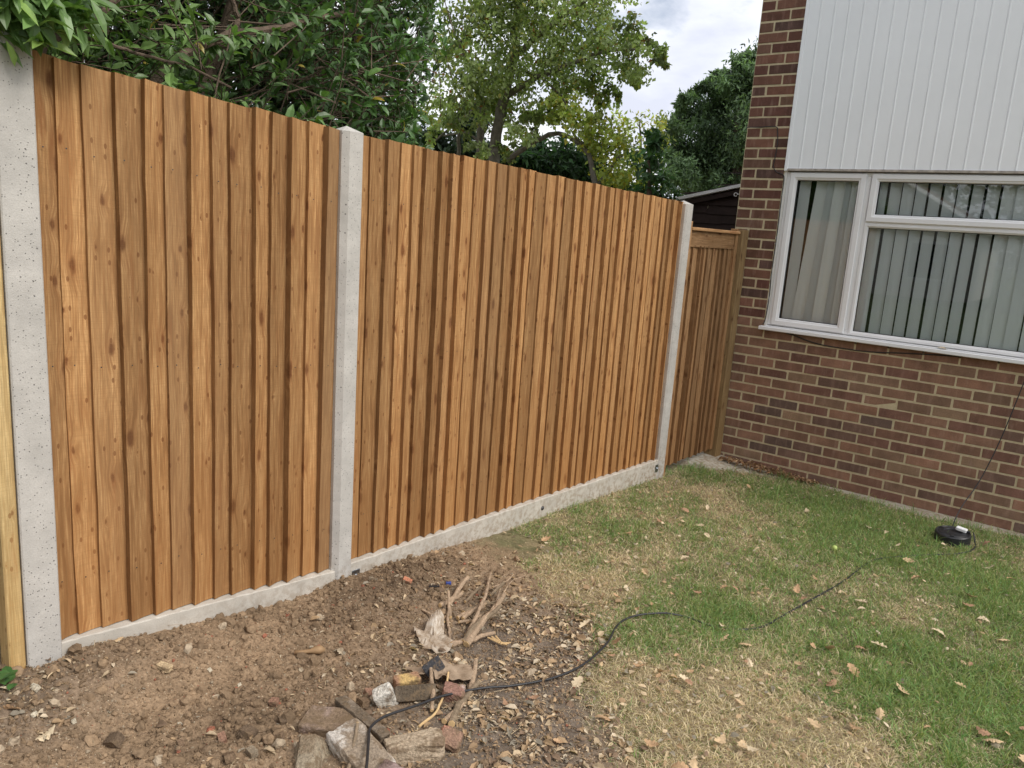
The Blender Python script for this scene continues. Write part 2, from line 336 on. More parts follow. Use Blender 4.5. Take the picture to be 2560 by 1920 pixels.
lw = lawn_w(GX, GY).ravel(); gw = green_w(GX, GY).ravel(); li = litter_w(GX, GY).ravel(); rw = rough_w(GX, GY).ravel()
soilc = np.array([.305, .212, .132]); dug = np.array([.175, .120, .075]); litc = np.array([.165, .130, .100]); th = np.array([.25, .19, .115]); thg = np.array([.095, .105, .045])
col = soilc*(1-rw[:, None])+dug*rw[:, None]; col = col*(1-li[:, None])+litc*li[:, None]
lawnc = th*(1-gw[:, None])+thg*gw[:, None]
col = col*(1-lw[:, None])+lawnc*lw[:, None]
farw = ss(-6.2, -7.0, GY.ravel())[:, None]; col = col*(1-farw)+np.array([.07, .10, .035])*farw
m_ground, nt, b = mat('earth_and_turf', .95, .15); co = obj_co(nt)
a = N(nt, 'ShaderNodeAttribute', attribute_name='Col').outputs['Color']
n1 = noise(nt, co, 95, 8, .7); n2 = noise(nt, co, 12, 5, .6)
c = mix(nt, 1.0, a, ramp(nt, n1, [(.25, .45), (.5, 1.0), (.72, 1.55)]), 'MULTIPLY')
c = mix(nt, 1.0, c, ramp(nt, n2, [(.3, .75), (.7, 1.2)]), 'MULTIPLY')
vs = N(nt, 'ShaderNodeTexVoronoi', inp={'Vector': co, 'Scale': 130.0}); rs = N(nt, 'ShaderNodeSeparateColor', inp={0: vs.outputs['Color']})
speck = M_(nt, 'LESS_THAN', vs.outputs['Distance'], M_(nt, 'MULTIPLY', M_(nt, 'GREATER_THAN', rs.outputs[0], .90), .30))
c = mix(nt, M_(nt, 'MULTIPLY', speck, .75), c, (.48, .38, .26))
nt.links.new(c, b.inputs['Base Color']); bump(nt, b, n1, .7, .006)
ground = link('ground', mesh('ground', np.stack([GX.ravel(), GY.ravel(), GZ.ravel()], 1), None, quads, col, True), m_ground)
tag(ground, kind='structure')
def gz(x, y): return Hfull(np.asarray(x, float), np.asarray(y, float))
def g1(x, y): return float(gz(np.array([x]), np.array([y]))[0])

# ------------------------------------------------------------------ fence
FA = np.array([-.235, -4.97]); FD = np.array([.15, 3.954]); FD = FD/np.linalg.norm(FD); FN = np.array([FD[1], -FD[0]])
FM = np.eye(4); FM[:3, 0] = [FN[0], FN[1], 0]; FM[:3, 1] = [FD[0], FD[1], 0]; FM[:3, 2] = [0, 0, 1]; FM[:3, 3] = [FA[0], FA[1], 0]
def sy(y): return (y-FA[1])/FD[1]          # fence coordinate for a world y
# local frame: x = out of the fence, y = along, z = up
def boards(name, y0, y1, zb0, zb1, zt0, zt1, n, material, parent, seed, tone=(.74, 1.22), nails=True, flip=False):
    r = np.random.default_rng(seed); s0, s1 = sy(y0), sy(y1); w = r.uniform(.80, 1.2, n); w = w/w.sum()*(s1-s0)
    V = []; Q = []; UV = []; Cc = []; mi = []; s = s0; k = 0
    for i in range(n):
        a, b_ = s, s+w[i]; s = b_
        t0 = r.choice([r.uniform(.004, .014), r.uniform(.010, .026)]); t1 = r.uniform(-.010, -.004); ov = .012; tw = r.normal(0, .0025); bow = r.normal(0, .003); sk = r.normal(0, .002); e = r.uniform(-.003, .003)
        tn = r.uniform(*tone); gr = min(.3, abs(r.normal(.06, .10))) if r.random() < .35 else 0; u0 = r.uniform(0, 50)*1.0; v0 = r.uniform(0, 40)
        nz = 13
        for j in range(nz):
            f = j/(nz-1); q = lambda yy0, yy1, ss_: yy0+(yy1-yy0)*(ss_-s0)/(s1-s0)
            A = a+sk*(f-.5)+bow*.5*sin(pi*f)+e+.0012*sin(f*23+i); B = b_+ov+sk*(f-.5)
            za = (1-f)*q(zb0, zb1, a)+f*q(zt0, zt1, a); zb = (1-f)*q(zb0, zb1, b_)+f*q(zt0, zt1, b_)
            if j == nz-1: za += e; zb += e
            d = tw*(f-.5)*2+bow*sin(pi*f)
            pts = [(-.022, A, za), (t0+d, A, za), (t0+d-.0008, A+.0022, za), (t0*.45+t1+d*.5, (A+B)/2, (za+zb)/2), (t1, B, zb), (-.022, B, zb)]
            us = [-.014, -.001, .001, (B-A)/2, B-A, B-A+.01]; pts.insert(2, pts[1]); us.insert(2, -.0005); ed = [1, 1, 0, 0, 0, 0, 0]  # ed marks the side edge that gets painted shade
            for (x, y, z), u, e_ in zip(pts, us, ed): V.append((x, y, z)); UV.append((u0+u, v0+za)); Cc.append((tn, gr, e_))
        for j in range(nz-1):
            for m in (0, 2, 3, 4, 5):
                p0 = k+j*7+m; Q.append([p0, p0+1, p0+8, p0+7]); mi.append(0)
            Q.append([k+j*7+6, k+j*7, k+j*7+7, k+j*7+13]); mi.append(0)
        t = k+(nz-1)*7
        Q.append([t, t+2, t+3, t+4]); mi.append(0); Q.append([t, t+4, t+5, t+6]); mi.append(0)
        Q.append([k+4, k+3, k+2, k]); mi.append(0); Q.append([k+6, k+5, k+4, k]); mi.append(0)
        k += nz*7
        if nails:
            for fz in (.11, .50, .86):
                zz = zb0+(zt0-zb0)*fz+r.uniform(-.006, .006)+(zb1-zb0)*(a-s0)/(s1-s0); yy = a+.022+r.uniform(-.004, .005); xx = t0*.8+.0035
                rr = .0029
                for dy, dz in ((-rr, 0), (0, -rr), (rr, 0), (0, rr)): V.append((xx, yy+dy, zz+dz)); UV.append((0, 0)); Cc.append((1, 0, 0))
                Q.append([k, k+1, k+2, k+3]); mi.append(1); k += 4
    V = np.array(V)@FM[:3, :3].T+FM[:3, 3]
    me = mesh(name, V, None, Q, np.array(Cc), False, UV, mi)
    return link(name, me, [material, darksteel], parent)
def fbox(name, mat_, parent, x0, x1, y0, y1, z0, z1, bev=.003, uvw=False, tone=1.0, seed=0, worldy=True):
    a, b_ = (sy(y0), sy(y1)) if worldy else (y0, y1)
    V, T, Q = bevbox((x1-x0)/2, (b_-a)/2, (z1-z0)/2, bev); c = np.array([(x0+x1)/2, (a+b_)/2, (z0+z1)/2]); L = V+c
    r = np.random.default_rng(seed+1); o0 = r.uniform(0, 50, 2); dims = np.array([x1-x0, b_-a, z1-z0]); ax = int(np.argmax(dims))
    oth = [i for i in range(3) if i != ax]; uv = np.stack([V[:, oth[0]]+V[:, oth[1]]*1.0+o0[0], V[:, ax]+o0[1]], 1)
    return link(name, mesh(name, L@FM[:3, :3].T+FM[:3, 3], T, Q, np.array([tone, 0., 0]), False, uv), mat_, parent)
p = empty('fence_panel', (FA[0], -4.97, 0.1), 'narrower closeboard fence bay of brown feather edge boards beside the nearest concrete post', 'fence', 'feather edge fence bays')
Fi = Matrix.Translation(-p.location)
def mkpanel(parent, *a, **k):
    o = boards('board_panel', *a, **k); o.parent = parent; o.matrix_parent_inverse = Matrix.Translation(-parent.location); return o
def rl(parent, y0, y1, z0, z1, seed):
    for f in (.12, .5, .88):
        zz = z0+(z1-z0)*f; o = fbox('rail', wood, parent, -.075, -.014, y0, y1, zz-.035, zz+.035, seed=seed, tone=.8); o.matrix_parent_inverse = Matrix.Translation(-parent.location)
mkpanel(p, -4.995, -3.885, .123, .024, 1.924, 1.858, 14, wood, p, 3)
rl(p, -5.0, -3.88, .09, 1.88, 5)
p2 = empty('fence_panel', (FA[0]+.05, -3.79, 0.1), 'wider closeboard fence bay of brown feather edge boards between two concrete posts', 'fence', 'feather edge fence bays')
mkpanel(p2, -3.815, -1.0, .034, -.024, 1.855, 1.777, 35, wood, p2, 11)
rl(p2, -3.80, -1.0, .02, 1.81, 9)
# gravel boards
def gravel(y0, y1, z0, z1, h, label, bolts):
    a, b_ = sy(y0), sy(y1); n = 60; V = []; Q = []; r = np.random.default_rng(int(-y0*100))
    prof = [(-.018, 0), (.026, 0), (.030, -.004), (.030, -h), (-.018, -h)]
    for i in range(n+1):
        f = i/n; zz = z0+(z1-z0)*f
        for (x, z) in prof: V.append((x+(r.normal(0, .0004) if x > 0 else 0), a+(b_-a)*f, zz+z+(r.normal(0, .0012) if z > -.01 and x > 0 else 0)))
    for i in range(n):
        for m in range(5): Q.append([i*5+m, i*5+(m+1) % 5, i*5+5+(m+1) % 5, i*5+5+m])
    for e in (0, n*5):
        Q.append([e, e+1, e+2, e+3]); 
    T = [[0, 3, 4], [n*5, n*5+3, n*5+4]]
    g = link('gravel_board', mesh('gravel_board', np.array(V)@FM[:3, :3].T+FM[:3, 3], T, Q), conc2)
    tag(g, label, 'gravel board', 'concrete gravel boards under the fence')
    for (yy, zz) in bolts:
        br = fbox('bracket', steel, g, .0305, .0335, yy-.022, yy+.022, zz-.028, zz+.028, .001)
        m = MB(); P0 = np.array([.0335, sy(yy), zz]); m.tube([P0, P0+[.003, 0, 0], P0+[.007, 0, 0]], [.009, .009, .004], 10)
        m.V = [v@FM[:3, :3].T+FM[:3, 3] for v in m.V]; m.build('bolt', steel, br)
    return g
gravel(-5.0, -3.895, .121, .022, .16, 'concrete gravel board under the narrower bay, its near end buried in soil', [(-3.925, -.085)])
gb = gravel(-3.808, -1.0, .032, -.026, .15, 'long clean concrete gravel board under the wider bay, with a steel bolt halfway', [(-3.780, -.034), (-1.045, -.085)])
m = MB(); P0 = np.array([.030, sy(-2.40), -.055]); m.tube([P0, P0+[.004, 0, 0], P0+[.009, 0, 0]], [.013, .012, .005], 12); m.V = [v@FM[:3, :3].T+FM[:3, 3] for v in m.V]; m.build('bolt', darksteel, gb)
# dusty sawdust on the ledges is part of the concrete look; posts
def post(y0, y1, zt, label, cham=.012, xf=.036, lean=0.0, chl=None):
    a, b_ = sy(y0), sy(y1); chl = cham if chl is None else chl; xb = -.07
    P = [(xb, a), (xf-chl, a), (xf, a+chl), (xf, b_-cham), (xf-cham, b_), (xb, b_)]
    V = []; Q = []; zs = np.linspace(-.45, zt, 14)
    for z in zs:
        for x, y in P: V.append((x, y+lean*z, z))
    for i in range(len(zs)-1):
        for k in range(6): Q.append([i*6+k, i*6+(k+1) % 6, i*6+6+(k+1) % 6, i*6+6+k])
    m = (len(zs)-1)*6; cx, cy = (xb+xf)/2, (a+b_)/2+lean*zt; V.append((cx, cy, zt+.024)); T = [[m+k, m+(k+1) % 6, len(V)-1] for k in range(6)]
    o = link('concrete_post', mesh('concrete_post', np.array(V)@FM[:3, :3].T+FM[:3, 3], T, Q), conc)
    return tag(o, label, 'fence post', 'concrete fence posts')
post(-5.090, -4.990, 1.955, 'nearest and widest looking concrete post beside the pale timber post, its top under leaves', .004)
post(-3.902, -3.808, 1.856, 'concrete post with pyramid cap between the two fence bays', .006, .036, 0, .022)
post(-1.035, -.937, 1.768, 'farthest concrete post beside the wooden gate', .008, .038, 0, .012)
# pale new timber post beyond the nearest concrete post
tp = fbox('timber_post', wood_new, None, -.045, .030, -5.139, -5.093, -.3, 2.05, .004, seed=40, tone=1.0)
tag(tp, 'pale yellow new square timber post against the nearest concrete post', 'post')
# ------------------------------------------------------------------ gate
g = empty('wooden_gate', (-.08, -.92, -.1), 'brown boarded wooden garden gate with capped top rail between concrete post and house', 'gate')
def P_(o, par): o.matrix_parent_inverse = Matrix.Translation(-par.location); return o
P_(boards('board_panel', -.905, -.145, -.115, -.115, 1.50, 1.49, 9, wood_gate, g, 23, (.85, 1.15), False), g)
P_(fbox('top_rail', wood_gate, g, -.02, .012, -.895, -.155, 1.485, 1.597, .003, seed=3, tone=.85), g)
P_(fbox('cap', wood_gate, g, -.03, .034, -.90, -.105, 1.599, 1.622, .004, seed=4, tone=1.5), g)
P_(fbox('stile', wood_gate, g, -.03, .030, -.935, -.905, -.17, 1.66, .003, seed=5, tone=1.15), g)
P_(fbox('stile', wood_gate, g, -.03, .022, -.15, -.108, -.11, 1.640, .003, seed=6, tone=1.0), g)
gp = fbox('gate_post', wood_post, None, -.05, .055, -.105, -.003, -.35, 1.636, .004, seed=7, tone=1.25)
tag(gp, 'green brown square wooden gate post against the corner of the brick wall', 'post')

# ------------------------------------------------------------------ house
house = empty('brick_house', (0, 0, 0), 'red brown brick house with white cladding above a white framed window', 'house')
CORN = -.1125; WX0, WX1 = .232, 3.10; SILLZ = .895; CLADZ = 2.085
brick_m, nt, b = mat('brick_faces', .88, .2); co = obj_co(nt)
a = N(nt, 'ShaderNodeAttribute', attribute_name='Col').outputs['Color']
n1 = noise(nt, co, 9, 4, .6); n2 = noise(nt, co, 120, 6, .7); n3 = noise(nt, N(nt, 'ShaderNodeMapping', inp={0: co, 3: (26, 26, 5)}).outputs[0], 1.0, 4, .6)
c = mix(nt, 1.0, a, ramp(nt, n1, [(.3, .78), (.7, 1.22)]), 'MULTIPLY')
c = mix(nt, 1.0, c, ramp(nt, n2, [(.3, .82), (.7, 1.16)]), 'MULTIPLY')
c = mix(nt, ramp(nt, n3, [(.52, 0.0), (.75, .30)]), c, (.46, .31, .24))
nt.links.new(c, b.inputs['Base Color']); bump(nt, b, n2, .5, .003)
mort_m, nt, b = mat('mortar', .95, .1); co = obj_co(nt)
c = ramp(nt, noise(nt, co, 26, 6, .65), [(.3, (.47, .385, .24)), (.7, (.60, .51, .34))]); nt.links.new(c, b.inputs['Base Color']); bump(nt, b, noise(nt, co, 160, 5), .6, .004)
PAL = np.array([1.42, 1.72, 1.62])*np.array([(.150, .066, .048), (.172, .080, .056), (.120, .050, .040), (.205, .090, .062), (.108, .055, .045), (.150, .078, .055), (.185, .102, .068), (.090, .052, .046), (.235, .105, .075)])
PW = np.array([.2, .18, .16, .1, .1, .12, .06, .05, .03])
r = np.random.default_rng(5)
bm = MB()
def brick(x0, x1, z0, z1, y, axisx=True, dark=False):
    c = (PAL[r.choice(len(PAL), p=PW/PW.sum())]*.78+PAL.mean(0)*.22)*r.uniform(.86, 1.14)
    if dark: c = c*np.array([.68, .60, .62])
    g_ = .0062; x0 += g_+r.uniform(-.0012, .0012); x1 -= g_+r.uniform(-.0012, .0012); z0 += g_+r.uniform(-.001, .001); z1 -= g_+r.uniform(-.001, .001)
    V, T, Q = bevbox((x1-x0)/2, .02, (z1-z0)/2, .0028); V = V+r.normal(0, .0006, V.shape); rz = r.normal(0, .0022)
    V[:, 2] += V[:, 0]*rz; V[:, 1] += r.normal(0, .0009)
    V += np.array([(x0+x1)/2, .02, (z0+z1)/2])
    if not axisx: V = np.stack([V[:, 1]+y, V[:, 0], V[:, 2]], 1)
    else: V[:, 1] += y
    bm.add(V, T, Q, c)
TOPROW = 68
for row in range(-3, TOPROW):
    z0 = row*.075; z1 = z0+.075; half = (row % 2 == 1)
    # row with centre index: rows 2,4,.. (1-based even) have joints at k integer ; row index (0-based) odd -> integer joints
    ks = np.arange(-1, 24)*.225 if half or row == -1 else (np.arange(-1, 24)-.5)*.225
    if row == -1: ks = np.arange(-1, 24)*.225
    if row == -2: ks = (np.arange(-1, 24)-.5)*.225
    if row == -3: ks = np.arange(-1, 24)*.225+.03
    for k in ks:
        segs = [(max(k, CORN), k+.225)]
        zc = z0+.037
        if zc > SILLZ-.012: 
            segs = [(max(k, CORN), min(k+.225, WX0-.010)), (max(k, WX1+.01), min(k+.225, 4.6))]
        else: segs = [(max(k, CORN), min(k+.225, 4.6))]
        for xa, xb in segs:
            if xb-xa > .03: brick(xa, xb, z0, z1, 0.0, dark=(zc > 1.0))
    for k in np.arange(0, 26)*.225+(.1125 if half else 0):   # side wall, facing the gate passage
        if k < .01 or True: brick(k+.041 if k == 0 else k, k+.225, z0, z1, CORN, False)
bm.build('brickwork', brick_m, house)
mo = MB(); J = .0026
mo.box(CORN+J, 4.6, J, .25, -.5, SILLZ-.02); mo.box(CORN+J, WX0-.006, J, .25, SILLZ-.02, 5.1); mo.box(WX1+.006, 4.6, J, .25, SILLZ-.02, 5.1)
mo.box(CORN+J, CORN+.25, .25, 6.0, -.5, 5.1); mo.box(4.35, 4.6, .25, 6.0, -.5, 5.1); mo.box(CORN+.25, 4.35, 5.75, 6.0, -.5, 5.1)
mo.build('mortar', mort_m, house)
# roof, for views that reach it
rm = simple('roof_tiles', (.16, .09, .065), .9, .3, 14)
rf = MB(); rf.add([(-.6, -.35, 5.0), (5.0, -.35, 5.0), (5.0, 3.1, 7.0), (-.6, 3.1, 7.0), (5.0, 6.4, 5.0), (-.6, 6.4, 5.0), (-.6, -.35, 4.88), (5.0, -.35, 4.88), (5.0, 6.4, 4.88), (-.6, 6.4, 4.88)], [[0, 3, 5], [1, 4, 2]], [[0, 1, 2, 3], [3, 2, 4, 5], [6, 7, 1, 0], [9, 5, 4, 8], [6, 9, 8, 7], [6, 0, 5, 9], [7, 8, 4, 1]]).build('roof', rm, house)
# cladding: shiplap profile swept vertically
m = MB(); xs = []; x = WX0+.014; pr = [(WX0+.014, -.012)]
first = .330
gxs = [first+i*.0972 for i in range(29)]
for gxx in gxs:
    pr += [(gxx-.0075, -.012), (gxx-.006, -.0085), (gxx-.004, -.0085), (gxx-.0025, -.0150), (gxx+.0025, -.0158), (gxx+.005, -.0135), (gxx+.008, -.012)]
pr.append((WX1, -.012)); pr = np.array(pr); n = len(pr)
V = np.concatenate([np.c_[pr, np.full(n, CLADZ+.018)], np.c_[pr, np.full(n, 5.0)]])
Q = [[i, i+1, n+i+1, n+i] for i in range(n-1)]
cl_ = link('cladding', mesh('cladding', V, None, Q), clad_m, house)
m = MB(); m.box(WX0-.012, WX0+.0135, -.018, .05, CLADZ, 5.0, bev=.002); m.box(WX0+.016, WX1, .001, .06, CLADZ+.02, 5.0); m.build('edge_trim', clad_m, house)
m = MB(); m.box(WX0+.0140, WX1, -.026, .05, CLADZ, CLADZ+.0165, bev=.002); m.build('drip_trim', grime, house)
# window
FZ0, FZ1 = SILLZ+.036, CLADZ-.004; fy0, fy1 = .004, .064
win = empty('window', (0, 0, 0)); win.parent = house
m = MB()
def bar(m, x0, x1, z0, z1, y0=fy0, y1=fy1, bev=.004): m.box(x0, x1, y0, y1, z0, z1, bev=bev)
XM = .800  # mullion centre
bar(m, WX0+.012, WX0+.052, FZ0, FZ1); bar(m, WX1-.05, WX1, FZ0, FZ1)
bar(m, WX0+.052, WX1-.05, FZ0, FZ0+.034); bar(m, WX0+.052, WX1-.05, FZ1-.026, FZ1)
bar(m, XM-.022, XM+.036, FZ0+.034, FZ1-.026); bar(m, XM+.036, WX1-.05, 1.722, 1.760)
m.build('frame', upvc, win)
def sash(x0, x1, z0, z1, w, yo, name='sash', wb=None):
    # mitred profile ring with a raised outer and bevelled inner lip
    pr = [(0, .012), (0, -yo), (.004, -yo-.004), (w*.62, -yo-.004), (w*.74, -yo+.002), (w*.9, -yo+.004), (w, -yo+.014), (w, .03)]
    V = []; Q = []
    for (d, y) in pr:
        for (x, z) in ((x0+d, z0+d), (x1-d, z0+d), (x1-d, z1-d), (x0+d, z1-d)): V.append((x, fy0+y, z))
    for i in range(len(pr)-1):
        for k in range(4): Q.append([i*4+k, i*4+(k+1) % 4, i*4+4+(k+1) % 4, i*4+4+k])
    o = link(name, mesh(name, V, None, Q), upvc, win)
    g_ = MB(); e = .0035
    for xa, xb, za, zb in ((x0+w, x1-w, z0+w, z0+w+e), (x0+w, x1-w, z1-w-e, z1-w), (x0+w, x0+w+e, z0+w+e, z1-w-e), (x1-w-e, x1-w, z0+w+e, z1-w-e)): g_.box(xa, xb, fy0-yo+.016, fy0+.028, za, zb)
    g_.build('gasket', gasket, o)
    return o
sash(.272, .806, FZ0+.010, FZ1-.008, .052, .012)
sash(.842, WX1-.035, 1.745, FZ1-.008, .052, .012)
sash(.836, WX1-.045, FZ0+.004, 1.735, .030, .002, 'bead')
gl, nt, b = mat('window_glass', .0); nt.nodes.remove(b)
fr = N(nt, 'ShaderNodeFresnel', inp={0: 1.5}); tr = N(nt, 'ShaderNodeBsdfTransparent', inp={0: (.99, 1.0, .995, 1)}); gs = N(nt, 'ShaderNodeBsdfGlossy', inp={0: (1, 1, 1, 1), 1: 0.0})
ms = N(nt, 'ShaderNodeMixShader', inp={0: fr.outputs[0], 1: tr.outputs[0], 2: gs.outputs[0]}); nt.links.new(ms.outputs[0], nt.nodes['Material Output'].inputs[0])
for x0, x1, z0, z1 in ((.324, .754, FZ0+.062, FZ1-.060), (.894, WX1-.087, 1.797, FZ1-.060), (.866, WX1-.075, FZ0+.034, 1.705)):
    m = MB(); m.box(x0, x1, fy0+.018, fy0+.022, z0, z1); m.build('pane', gl, win)
m = MB(); m.box(WX0-.035, WX1+.03, -.062, .004, SILLZ, SILLZ+.028, bev=.004); m.box(WX0+.0, WX1, -.035, .004, SILLZ+.0285, SILLZ+.0345, bev=.002); m.build('sill', upvc, win)
m = MB()
zz = np.linspace(SILLZ+.03, CLADZ, 90); xl = WX0-.010+.0022*np.random.default_rng(2).normal(size=90)
V = []; Q = []
for z, xx in zip(zz, xl): V += [(xx, -.001, z), (WX0+.012, -.002, z), (WX0+.012, .03, z)]
for i in range(89): Q += [[3*i, 3*i+1, 3*i+4, 3*i+3], [3*i+1, 3*i+2, 3*i+5, 3*i+4]]
link('sealant', mesh('sealant', V, None, Q), sealant, win)
m = MB(); m.box(WX0+.05, WX1-.05, .066, .25, .905, .928, bev=.003); m.build('bounce_sill', upvc, win)  # unseen white board, added to bounce light up onto the blinds
# dark room behind
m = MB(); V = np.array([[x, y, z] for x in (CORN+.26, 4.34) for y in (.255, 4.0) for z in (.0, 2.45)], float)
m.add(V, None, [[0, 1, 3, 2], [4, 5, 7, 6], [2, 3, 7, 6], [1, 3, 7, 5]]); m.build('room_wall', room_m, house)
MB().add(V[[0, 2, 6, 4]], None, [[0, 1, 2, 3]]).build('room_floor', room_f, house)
# vertical blinds
def blind(x0, x1, zb, zt, ang, pitch, label, seed, jit, custom=None):
    r = np.random.default_rng(seed); V = []; Q = []; k = 0; x = x0
    it = 0
    while x < x1 and not (custom and it >= len(custom)):
        an = ang-.35*float(ss(1.50, 1.78, x))*(custom is None)+r.normal(0, jit); dx = r.normal(0, .004); sw = r.normal(0, .008)*jit*6; hw = .0445
        if custom: x, an, sw = custom[it]; dx = 0
        it += 1
        for j in range(7):
            f = j/6; z = zt+(zb-zt)*f; a_ = an+r.normal(0, .01); cx = x+dx+sw*f
            for t in (-1, -.5, 0, .5, 1):
                cup = .006*(1-t*t); V.append((cx+cos(a_)*hw*t-sin(a_)*cup, .088+sin(a_)*hw*t+cos(a_)*cup, z))
        for j in range(6):
            for t in range(4): q = k+j*5+t; Q.append([q, q+1, q+6, q+5])
        k += 35; x += pitch*r.uniform(.97, 1.03)
    root = empty('vertical_blind', (x0, .088, zt), label, 'blind', 'vertical blinds behind the window')
    o = link('slats', mesh('slats', np.array(V)-np.array([x0, .088, zt]), None, Q, None, True), blindm, root)
    m = MB(); m.box(-.05, x1-x0+.03, -.02, .02, .005, .04); m.build('headrail', upvc, root)
blind(.36, .80, .955, 2.06, 1.10, .086, 'short run of pale vertical blind slats hanging unevenly in the narrow left casement', 4, .16, [(.362, .80, -.004), (.490, .45, -.055), (.560, .95, -.045), (.618, .35, -.030), (.682, 1.0, -.02), (.738, .40, -.012), (.79, .9, .0)])
blind(.90, 3.05, .955, 2.06, .80, .087, 'wide pale vertical blind with evenly spaced slats behind the large window', 8, .035)

# ------------------------------------------------------------------ footing strip
xs = np.linspace(-.9, 4.6, 260); V = []; Q = []; r = np.random.default_rng(12)
for i, x in enumerate(xs):
    e = footing_edge(x)+.02*(vnoise(x*14, 0.3, 4)-.5)+.012*(vnoise(x*45, .7, 9)-.5); lift = .055*float(ss(.35, -.1, x))
    zt = -.221+lift+.003*(vnoise(x*30, 2.2, 3)-.5)
    back = .0 if x > CORN else 1.2
    for y, z in ((e-.012, zt-.05), (e, zt-.005), (e*.6+back*.4, zt), (e*.2+.8*back, zt+.002), (back+.004, zt+.002)): V.append((x, y, z))
for i in range(len(xs)-1):
    for k in range(4): q = i*5+k; Q.append([q, q+5, q+6, q+1])
tag(link('concrete_footing', mesh('concrete_footing', V, None, Q, None, True), conc3), kind='structure')

# ------------------------------------------------------------------ soil clods and crumbs
ICO_V = None
def ico():
    t = (1+5**.5)/2; v = np.array([(-1, t, 0), (1, t, 0), (-1, -t, 0), (1, -t, 0), (0, -1, t), (0, 1, t), (0, -1, -t), (0, 1, -t), (t, 0, -1), (t, 0, 1), (-t, 0, -1), (-t, 0, 1)], float)
    v /= np.linalg.norm(v[0]); f = np.array([(0, 11, 5), (0, 5, 1), (0, 1, 7), (0, 7, 10), (0, 10, 11), (1, 5, 9), (5, 11, 4), (11, 10, 2), (10, 7, 6), (7, 1, 8), (3, 9, 4), (3, 4, 2), (3, 2, 6), (3, 6, 8), (3, 8, 9), (4, 9, 5), (2, 4, 11), (6, 2, 10), (8, 6, 7), (9, 8, 1)])
    return v, f
def ico2():
    v, f = ico(); v = list(map(tuple, v)); mids = {}; F = []
    def md(a, b):
        k = (min(a, b), max(a, b))
        if k not in mids: p = np.array(v[a])+np.array(v[b]); p /= np.linalg.norm(p); mids[k] = len(v); v.append(tuple(p))
        return mids[k]
    for a, b, c in f: ab, bc, ca = md(a, b), md(b, c), md(c, a); F += [(a, ab, ca), (b, bc, ab), (c, ca, bc), (ab, bc, ca)]
    return np.array(v), np.array(F)
I1, I2 = ico(), ico2()
def rocks(P, R, seed, shape=I1, flat=(.55, 1.0), rough=.25):
    r = np.random.default_rng(seed); v, f = shape; n = len(P); nv = len(v)
    A = r.normal(size=(n, 3, 3)); q, _ = np.linalg.qr(A)
    sc = np.stack([r.uniform(*flat, n), r.uniform(.7, 1.1, n), r.uniform(.8, 1.3, n)], 1)
    vv = v[None]*(1+r.uniform(-rough, rough, (n, nv, 1)))*sc[:, None]*R[:, None, None]
    vv = np.einsum('nij,nvj->nvi', q, vv)+P[:, None]
    return vv.reshape(-1, 3), (f[None]+(np.arange(n)*nv)[:, None, None]).reshape(-1, 3)
r = np.random.default_rng(77)
clod_m = vcol_mat('soil_clods', .95, .3, 90, .12, 0, .6, .004)
mb = MB()
def sample(n, wfun, box=(-.3, 1.6, -5.45, -2.9)):
    out = []; tot = 0
    while tot < n:
        x = r.uniform(box[0], box[1], n*3); y = r.uniform(box[2], box[3], n*3); k = r.random(n*3) < wfun(x, y); out.append(np.stack([x[k], y[k]], 1)); tot += k.sum()
    return np.concatenate(out)[:n]
for n, lo, hi, sh, wf in ((800, .008, .022, I2, lambda x, y: (.10+.9*rough_w(x, y))*(1-lawn_w(x, y))),
                      (7000, .004, .010, I1, lambda x, y: (.22+.78*rough_w(x, y)+.2*litter_w(x, y))*(1-lawn_w(x, y))),
                      (34000, .0015, .0040, I1, lambda x, y: (.5+.5*rough_w(x, y))*(1-lawn_w(x, y)))):
    XY = sample(n, wf); R = lo*(hi/lo)**(r.random(n)**2.6); Z = gz(XY[:, 0], XY[:, 1])+R*.25
    V, T = rocks(np.c_[XY, Z], R, n, sh); base = np.array([.27, .187, .116])*r.uniform(.65, 1.2, (n, 1))*(1-.28*rough_w(XY[:, 0], XY[:, 1]))[:, None]
    k = r.random(n); base[k < .05] = np.array([.34, .27, .19])*r.uniform(.8, 1.2); base[(k > .05) & (k < .065)] = (.30, .12, .075)
    if hi < .005: base[(k > .9)] = np.array([.42, .34, .24])
    mb.add(V, T, None, np.repeat(base, len(sh[0]), 0))
tag(mb.build('soil_clods', clod_m, None, False), kind='stuff')

